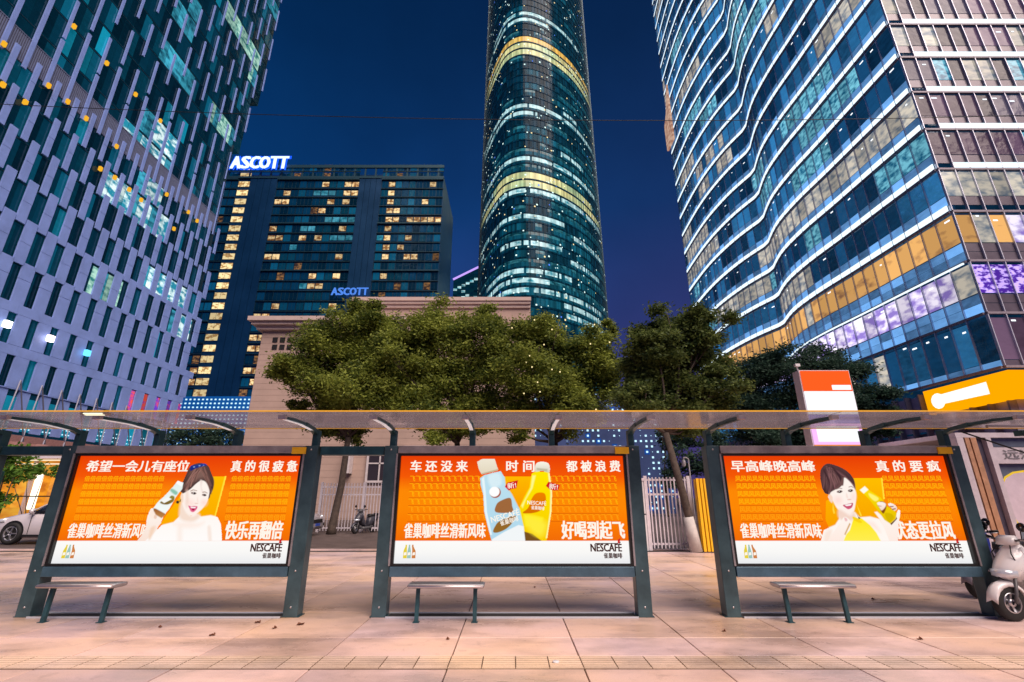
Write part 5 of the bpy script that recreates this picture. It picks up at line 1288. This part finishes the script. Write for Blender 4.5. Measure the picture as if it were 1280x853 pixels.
# ------------------------------------------------------------------ glass entrance on the right
def entrance():
    D = 11.6
    t = thing('glass_entrance', (13, D, 0), 'glass entrance with pale and copper posts behind the white scooter', 'building')
    cop = mat('copper_post', (.62, .34, .20), .35, .4, var=.15); pale = mat('pale_post', (.62, .55, .60), .4, .2, var=.1)
    def X(x, y=600): return atY(x, y, D).x
    ztop = atY(1200, 548, D).z
    for x, w, mt in ((1200, .16, pale), (1209, .10, cop), (1217, .13, cop), (1236, .12, pale)):
        xx = X(x+9, 600)
        m = MB(); m.box(xx-w/2, xx+w/2, D-.12, D+.06, 0, ztop); m.build('post', mt, t)
    xa = X(1250, 600); zb = atY(1260, 580, D).z; zc = atY(1260, 560, D).z
    m = MB(); m.box(xa-.1, 20, D-.1, D+.1, zb, zc); m.build('header_beam', pale, t)
    gm = mat('entrance_glass', (.16, .19, .24), .08, .3, var=.35, vscale=.9)
    for i in range(7):
        x0 = xa - .05 + i*1.25
        m = MB(); m.box(x0, x0+1.2, D, D+.03, .1, zb-.01); m.build('glass_pane', gm, t)
        m = MB(); m.box(x0, x0+1.2, D, D+.03, zc+.02, ztop); m.build('glass_pane', gm, t)
        m = MB(); m.box(x0+1.2, x0+1.25, D-.06, D+.05, 0, ztop); m.build('mullion', pale, t)
    x0 = X(1216, 600)
    m = MB(); m.box(x0+.1, xa-.1, D, D+.03, .1, ztop); m.build('glass_pane', mat('side_glass', (.12, .11, .16), .1, .2, var=.3, vscale=1.2), t)
    m = MB(); m.box(x0+.2, 20, D+2.2, D+2.4, 0, ztop); m.build('inner_wall', mat('inner_wall', (.14, .12, .16), .7, var=.3), t)
    m = MB(); m.box(x0-.2, 20, D-.1, D+2.4, ztop+.005, ztop+.12); m.build('roof', pale, t)
    pa = atY(1256, 574, D-.11); pb = atY(1292, 562, D-.11)
    put_text('lettering', '远洋', pa.x, pb.x, pa.z, pb.z, D-.112, mat('grey_letters', (.16, .15, .17), .5), t, .012)
    # big pale sticker with a yellow rim on the glass
    pts = [(1251, 608), (1256, 596), (1266, 590), (1280, 588), (1300, 592), (1316, 606), (1322, 630), (1312, 655), (1298, 668), (1285, 664), (1272, 655), (1262, 640), (1253, 626)]
    w = [atY(x, y, D-.02) for x, y in pts]; cx_ = sum(v.x for v in w)/len(w); cz_ = sum(v.z for v in w)/len(w)
    m = MB(); m.add([(v.x, D-.012, v.z) for v in w], [tuple(range(len(w)))[::-1]]); st = m.build('sticker_rim', emat('sticker_yellow', (.95, .60, .05), .9), t)
    m = MB(); m.add([(cx_+(v.x-cx_)*.93, D-.016, cz_+(v.z-cz_)*.93) for v in w], [tuple(range(len(w)))[::-1]]); m.build('sticker', mat('sticker_lilac', (.62, .52, .60), .4, var=.08), st)
entrance()
# ------------------------------------------------------------------ overhead wire
t = thing('overhead_wire', (0, 15, 14), 'thin dark cable crossing the whole sky in front of the towers', 'cable')
pts = []
for i in range(41):
    x = -40 + 2*i; z0 = atY(640, 150, 15.).z; pts.append((x, 15. + x*.02, z0 + .0012*(x+2)**2 - .0))
m = MB(); m.tube(pts, .014, 5); m.build('wire', M['black'], t)
# ------------------------------------------------------------------ lit yellow shop at the far left
def shop():
    D = 31.; a = atY(12, 600, D); b = atY(84, 574, D)
    t = thing('lit_shop', (a.x+3, D, 0), 'small shop glowing yellow behind the white parked car at the left', 'shop')
    y1 = emat('shop_yellow', (1., .48, .05), .95, dark=(.75, .22, .02), scale=1.2); y2 = emat('shop_orange', (1., .36, .02), .9, dark=(.6, .16, .01), scale=2.)
    m = MB(); m.box(a.x-4, b.x+5, D+1.2, D+5, 0, b.z); m.build('back_wall', y1, t)
    for i in range(13):
        x = a.x-3.5 + i*1.05
        m = MB(); m.box(x, x+.95, D+.9, D+1.15, .9, b.z-.9); m.build('shelf_unit', y2 if i % 3 else y1, t)
    m = MB(); m.box(a.x-4, b.x+5, D-.4, D+5, b.z+.01, b.z+.35); m.build('canopy', M['fence'], t)
    for z in (b.z-.35, b.z-.12):
        m = MB(); m.box(a.x-4, b.x+5, D-.2, D-.1, z, z+.07); m.build('light_line', emat('warm_line', (1., .8, .55), 1.1), t)
    p = atY(36, 612, D)
    m = MB(); m.box(p.x-.1, p.x+.22, D+.3, D+.5, .8, b.z-.9); m.build('light_tube', emat('shop_tube', (1., .9, .7), 2., True), t)
    m = MB(); m.box(a.x-4, b.x+5, D-.1, D, 1.55, 1.62); m.build('handrail', M['black'], t)
    for i in range(6): m = MB(); x = a.x-3.9+i*2.6; m.box(x, x+.14, D-.1, D+.1, 0, b.z); m.build('post', M['beige2'], t)
shop()
# ------------------------------------------------------------------ cars
M['tyre'] = mat('tyre', (.012, .012, .013), .75, bump=.2, bscale=40); M['rim'] = mat('alloy_rim', (.45, .45, .48), .3, .8)
M['carglass'] = mat('car_glass', (.02, .03, .05), .05, .4); M['lampglass'] = mat('headlight_glass', (.65, .70, .78), .08, .3); M['redlamp'] = mat('tail_lamp', (.35, .01, .01), .2)
def car(x0, D, label, paint, dr=1, name='parked_car'):
    """side view: the nose is at x0, the car runs towards +X (dr=1) or -X (dr=-1)"""
    t = thing(name, (x0+dr*2.2, D, 0), label, 'car')
    w = .90
    def P(x, y, z): return (x0 + dr*x, D + y, z)
    st = [(0.0, .62, .35, .62), (.08, .78, .24, .74), (.35, .88, .20, .84), (.9, .90, .20, .96), (1.35, .90, .20, 1.02), (2.2, .91, .20, 1.0), (3.2, .91, .20, 1.02), (3.9, .89, .22, 1.06), (4.25, .84, .26, 1.02), (4.40, .72, .38, .88)]
    m = MB(); secs = []
    for x, hw, zl, zh in st:
        r = [(-hw*.92, zl), (-hw, zl+.12), (-hw*1.0, (zl+zh)/2), (-hw*.97, zh-.1), (-hw*.80, zh), (0, zh+.035), (hw*.80, zh), (hw*.97, zh-.1), (hw, (zl+zh)/2), (hw, zl+.12), (hw*.92, zl)]
        secs.append([P(x, y, z) for y, z in r])
    if dr < 0: secs = [s[::-1] for s in secs]
    m.loft(secs); body = m.build('body', paint, t)
    cab = [(1.25, .74, 1.0, 1.02), (1.75, .70, 1.0, 1.36), (2.15, .66, 1.0, 1.50), (2.9, .65, 1.0, 1.53), (3.5, .66, 1.0, 1.46), (4.0, .70, 1.0, 1.18), (4.2, .72, .98, 1.02)]
    secs = []
    for x, hw, zl, zh in cab:
        b_ = .84; r = [(-b_, zl), (-(b_+hw)/2, (zl+zh)/2), (-hw, zh-.05), (-hw*.8, zh), (hw*.8, zh), (hw, zh-.05), ((b_+hw)/2, (zl+zh)/2), (b_, zl)]
        secs.append([P(x, y, z) for y, z in r])
    if dr < 0: secs = [s[::-1] for s in secs]
    m = MB(); m.loft(secs); m.build('cabin', M['carglass'], t)
    m = MB(); secs = [[P(x, y, z+dz) for y, z, dz in ((-.66, zh-.02, 0), (-.55, zh+.01, .02), (.55, zh+.01, .02), (.66, zh-.02, 0), (.5, zh-.05, 0), (-.5, zh-.05, 0))] for x, zh in ((2.0, 1.47), (2.3, 1.52), (2.9, 1.54), (3.5, 1.47), (3.75, 1.36))]
    m.loft(secs); m.build('roof', paint, t)
    for s in (-1, 1):
        for xa, xb in (((1.28, 1.0), (2.08, 1.49)), ((2.72, 1.0), (2.74, 1.52)), ((3.62, 1.42), (4.18, 1.02))):
            m = MB(); m.bar(P(xa[0] if xa[1] < xb[1] or True else 0, s*(.86 if xa[1] < 1.2 else .68), xa[1]), P(xb[0], s*(.86 if xb[1] < 1.2 else .68), xb[1]), .07, .03); m.build('pillar', paint, t)
        for xc, nm in ((.92, 'front'), (3.55, 'rear')):
            wm_ = MB(); yy = s*.86
            wm_.lathe([(.01, -.06), (.22, -.07), (.24, -.10), (.33, -.10), (.345, -.05), (.345, .05), (.33, .10), (.24, .10), (.22, .07), (.01, .06)], P(xc, yy+s*.0, .345), 'y', 24); wh = wm_.build('wheel', M['tyre'], t)
            m = MB(); m.lathe([(.02, s*.085), (.07, s*.09)], P(xc, yy+s*.0, .345), 'y', 16)
            for k in range(5):
                a = 2*math.pi*k/5; m.bar(P(xc+.05*math.cos(a), yy+s*.085, .345+.05*math.sin(a)), P(xc+.215*math.cos(a), yy+s*.085, .345+.215*math.sin(a)), .03, .055, up=(0, 1, 0))
            m.lathe([(.20, s*.07), (.225, s*.10), (.235, s*.09)], P(xc, yy+s*.0, .345), 'y', 24); m.build('rim', M['rim'], wh)
            m = MB(); m.lathe([(.01, s*.006), (.39, s*.006), (.39, -s*.02)], P(xc, s*.895, .37), 'y', 24, smooth=False); m.build('wheel_arch', M['black'], t)
        m = MB(); m.loft([[P(x, s*y, z) for y, z in ((yy, .66+dz), (yy-.05, .78+dz), (yy-.12, .78+dz), (yy-.1, .66+dz))] for x, yy, dz in ((.06, .74, 0), (.25, .87, .01), (.55, .905, .06))]); m.build('headlight', M['lampglass'], t)
        m = MB(); m.box(*sorted((P(.02, 0, 0)[0], P(.12, 0, 0)[0])), *sorted((D+s*.60, D+s*.80)), .36, .48); m.build('fog_lamp_recess', M['black'], t)
        m = MB(); m.box(*sorted((P(4.28, 0, 0)[0], P(4.42, 0, 0)[0])), *sorted((D+s*.55, D+s*.80)), .78, .92); m.build('tail_lamp', M['redlamp'], t)
        m = MB(); q = P(1.5, s*.98, 1.06); m.lathe([(.01, -.07), (.09, -.05), (.1, .03), (.03, .06)], q, 'x', 10); m.build('mirror', paint, t)
        m = MB(); m.box(*sorted((P(1.3, 0, 0)[0], P(3.1, 0, 0)[0])), *sorted((D+s*.905, D+s*.925)), .24, .31); m.build('side_sill', M['black'], t)
        for xh in (2.45, 3.35): m = MB(); m.box(*sorted((P(xh, 0, 0)[0], P(xh+.2, 0, 0)[0])), *sorted((D+s*.90, D+s*.93)), .84, .87); m.build('door_handle', paint, t)
        for xd in (1.45, 2.72): m = MB(); m.box(*sorted((P(xd, 0, 0)[0], P(xd+.012, 0, 0)[0])), *sorted((D+s*.90, D+s*.914)), .32, .96); m.build('door_seam', M['black'], t)
    m = MB(); m.box(*sorted((P(-.015, 0, 0)[0], P(.05, 0, 0)[0])), D-.45, D+.45, .50, .64); m.build('grille', M['black'], t)
    m = MB(); m.box(*sorted((P(-.02, 0, 0)[0], P(.03, 0, 0)[0])), D-.22, D+.22, .38, .48); m.build('number_plate', mat('blue_plate', (.03, .08, .45), .4), t)
car(-17.95, 18.2, 'white parked car facing left in front of the lit yellow shop', mat('white_car_paint', (.62, .58, .62), .25, .1, coat=.6))
car(-8.15, 21.2, 'silver parked car, only its nose in view beside the left poster leg', mat('silver_car_paint', (.42, .40, .45), .28, .4, coat=.5), -1)
# ------------------------------------------------------------------ scooters
M['scwhite'] = mat('glossy_white_plastic', (.85, .84, .86), .22, coat=.5, var=.04); M['scgrey'] = mat('grey_plastic', (.10, .10, .11), .45, var=.2); M['seat'] = mat('seat_vinyl', (.02, .02, .022), .5)
def scooter(x, y, label, body, rz=0., cat='scooter'):
    """front wheel at x, the scooter runs to +X"""
    t = thing('electric_scooter', (0, 0, 0), label, cat)
    def tub(nm, pts, r, mt, par=t, n=10): m = MB(); m.tube(pts, r, n); return m.build(nm, mt, par)
    def wheel(cx, r, nm):
        m = MB(); m.lathe([(r*.52, -.045), (r*.9, -.055), (r, -.028), (r, .028), (r*.9, .055), (r*.52, .045)], (cx, 0, r), 'y', 28); w = m.build(nm, M['tyre'], t)
        m = MB(); m.lathe([(.02, -.05), (.045, -.05), (.05, -.02), (.05, .02), (.045, .05), (.02, .05)], (cx, 0, r), 'y', 14)
        for k in range(5): a = 2*math.pi*k/5; m.bar((cx, 0, r), (cx+r*.54*math.cos(a), 0, r+r*.54*math.sin(a)), .03, .04, up=(0, 1, 0))
        m.lathe([(r*.5, -.05), (r*.56, -.052), (r*.56, .052), (r*.5, .05), (r*.5, -.05)], (cx, 0, r), 'y', 28); m.build('rim', M['rim'], w)
    wheel(0, .215, 'front_wheel'); wheel(1.22, .215, 'rear_wheel')
    # mudguard: an arc band over the wheel
    m = MB(); secs = []
    for k in range(9):
        a = math.radians(20 + 150*k/8); r = .245; cx_, cz_ = r*math.cos(a), .215 + r*math.sin(a); cr = .018
        secs.append([(cx_*1., -.075, cz_-.05), (cx_*1.0, -.06, cz_), (cx_*1.06, 0, cz_+.02), (cx_*1.0, .06, cz_), (cx_*1., .075, cz_-.05), (cx_*.97, 0, cz_-.01)])
    m.loft(secs); m.build('front_mudguard', body, t)
    for s in (-1, 1): tub('fork_leg', [(0, s*.085, .215), (.05, s*.085, .34), (.14, s*.06, .58)], .02, M['scgrey'])
    # pointed front shell with headlight
    m = MB(); secs = []
    for z, xf, xb, hw in ((.46, .06, .22, .05), (.53, -.06, .24, .10), (.60, -.07, .27, .135), (.70, .0, .30, .15), (.80, .09, .32, .145), (.88, .16, .33, .11), (.92, .21, .33, .07)):
        secs.append([(xf, 0, z), (xf+.05, -hw*.6, z), (xf+.13, -hw, z), (xb, -hw, z), (xb+.02, 0, z), (xb, hw, z), (xf+.13, hw, z), (xf+.05, hw*.6, z)][::-1])
    m.loft(secs); m.build('front_shell', body, t)
    m = MB(); secs = []
    for x_, hw, zl, zh in ((-.09, .02, .545, .58), (-.065, .07, .525, .60), (.0, .115, .52, .605), (.09, .145, .53, .60)):
        secs.append([(x_, -hw, zl), (x_, -hw, zh), (x_, 0, zh+.01), (x_, hw, zh), (x_, hw, zl), (x_, 0, zl-.012)])
    m.loft(secs); m.build('headlight', M['lampglass'], t)
    # handlebar
    hb = tub('handlebar', [(.30, -.30, .99), (.24, -.12, .96), (.24, .12, .96), (.30, .30, .99)], .014, M['scgrey'])
    m = MB(); m.loft([[(x_, -hw, zl), (x_, -hw*.8, zh), (x_, hw*.8, zh), (x_, hw, zl)] for x_, hw, zl, zh in ((.14, .05, .90, .94), (.18, .11, .90, .99), (.26, .12, .91, 1.02), (.33, .08, .93, 1.0))]); m.build('handlebar_cover', M['scwhite'] if body is M['scwhite'] else M['scgrey'], hb)
    for s in (-1, 1):
        m = MB(); m.tube([(.27, s*.20, .975), (.31, s*.33, .995)], .021, 10); m.build('grip', M['black'], hb)
        m = MB(); m.tube([(.22, s*.18, .97), (.21, s*.28, .965), (.25, s*.35, .97)], .007, 6); m.build('brake_lever', M['steel'], hb)
        m = MB(); m.tube([(.26, s*.17, .98), (.22, s*.22, 1.10)], .006, 6); m.lathe([(.01, -.012), (.055, -.008), (.06, .006), (.02, .01)], (.22, s*.24, 1.13), 'x', 14); m.build('mirror', M['blackgloss'], hb)
        m = MB(); m.tube([(.2, s*.06, .95), (.1, s*.12, .80), (.16, s*.13, .6)], .007, 5); m.build('brake_cable', M['black'], hb)
    # leg shield sweeping down to the footboard
    m = MB(); secs = []
    for x_, z, th, hw in ((.27, .86, .03, .13), (.31, .68, .035, .18), (.36, .50, .04, .20), (.43, .36, .05, .19), (.55, .30, .06, .16), (.85, .29, .07, .15)):
        secs.append([(x_-th, -hw, z), (x_+th*.4, -hw, z+.02), (x_+th*.4, hw, z+.02), (x_-th, hw, z), (x_-th*1.2, 0, z-.01)])
    m.loft(secs); m.build('leg_shield', body, t)
    m = MB(); m.loft([[(x_, -hw, .16), (x_, -hw, z), (x_, hw, z), (x_, hw, .16)] for x_, hw, z in ((.38, .12, .24), (.45, .15, .275), (.85, .15, .275), (.95, .13, .32))]); m.build('footboard', M['scgrey'], t)
    m = MB(); secs = []
    for x_, hw, zl, zh in ((.80, .09, .26, .50), (.88, .14, .26, .66), (1.05, .16, .30, .70), (1.30, .15, .42, .72), (1.50, .09, .56, .74), (1.58, .03, .64, .72)):
        secs.append([(x_, -hw*.7, zl), (x_, -hw, (zl+zh)/2), (x_, -hw*.8, zh), (x_, hw*.8, zh), (x_, hw, (zl+zh)/2), (x_, hw*.7, zl)])
    m.loft(secs); m.build('rear_body', body, t)
    m = MB(); secs = []
    for x_, hw, zl, zh in ((.84, .08, .68, .73), (.92, .13, .69, .79), (1.15, .14, .70, .78), (1.4, .12, .73, .82), (1.55, .07, .75, .81)):
        secs.append([(x_, -hw, zl), (x_, -hw*.85, zh), (x_, 0, zh+.012), (x_, hw*.85, zh), (x_, hw, zl)])
    m.loft(secs); m.build('seat', M['seat'], t)
    m = MB(); m.box(1.57, 1.60, -.06, .06, .64, .70); m.build('tail_lamp', M['redlamp'], t)
    tub('stand', [(.72, -.10, .22), (.80, -.24, .012)], .012, M['scgrey']); tub('swing_arm', [(.85, -.09, .28), (1.22, -.09, .215)], .025, M['scgrey'])
    t.location = (x, y, 0); t.rotation_euler = (0, 0, rz)
    return t
scooter(6.43, 6.86, 'white electric scooter cut by the right picture edge beside the shelter leg', M['scwhite'], .10)
scooter(-6.9, 22.3, 'small dark scooter parked in front of the white fence between two posters', mat('dark_scooter_paint', (.06, .06, .08), .35), 1.2)
b_ = scooter(7.35, 8.3, 'grey scooter with a blue seat cover behind the right leg of the shelter', mat('pewter_plastic', (.25, .22, .27), .35), .35)
cov = mat('blue_cover', (.03, .06, .45), .6, var=.3)
for o in b_.children:
    if o.name.startswith('handlebar') or o.name.startswith('front_shell'): pass
m = MB(); secs = []
for z, hw, x0_, x1_ in ((.62, .16, -.02, .22), (.78, .17, .0, .27), (.92, .15, .08, .33), (1.0, .10, .16, .33)):
    secs.append([(x0_, 0, z), (x0_+.06, -hw, z), (x1_, -hw*1.15, z), (x1_+.03, 0, z+.02), (x1_, hw*1.15, z), (x0_+.06, hw, z)][::-1])
m.loft(secs); me = m.mesh('cover', cov); o = bpy.data.objects.new('wind_cover', me); COL.objects.link(o); o.parent = b_
# ------------------------------------------------------------------ fallen leaves and litter
LEAVES = ['small dry leaf left of the biggest leaf near the left poster', 'biggest dry leaf on the paving by the right leg of the left poster', 'dry leaf lying lowest of the three by the left poster right leg',
 'dry leaf alone on the paving below the middle of the left poster', 'small dry leaf behind the right bench', 'small dry leaf under the middle poster', 'dry leaf on the paving right of the left bench', 'dry leaf in front of the left leg of the right poster', 'dry leaf on the paving nearest to the white scooter', 'dry leaf on the paving in front of the middle bench']
lm = mat('dry_leaf', (.16, .06, .03), .8)
for n_, (x, y, s) in enumerate(((322, 779, .05), (376, 781, .07), (343, 786, .04), (265, 795, .045), (1092, 750, .04), (668, 735, .03), (200, 785, .03), (905, 790, .03), (1150, 800, .04), (560, 800, .03))):
    p = atG(x, y); a = random.uniform(0, 6.28); m = MB(); pts = []
    for k in range(8):
        th = 2*math.pi*k/8; r = s*(1 if k % 2 else .55)*(1.3 if k in (0, 4) else .8); pts.append((p.x+r*math.cos(th+a), p.y+r*math.sin(th+a), .006 + .012*(k % 3)))
    m.add(pts+[(p.x, p.y, .004)], [(k, (k+1) % 8, 8) for k in range(8)])
    o = m.build('fallen_leaf', lm); tag(o, LEAVES[n_], 'leaf', 'dry leaves on the pavement')
m = MB(); p = atG(695, 829); m.lathe([(.001, .012), (.03, .012), (.035, .006), (.03, .0)], (p.x, p.y, .006), 'z', 12); o = m.build('crumpled_paper', M['white']); tag(o, 'small white scrap on the ribbed guiding strip', 'paper')
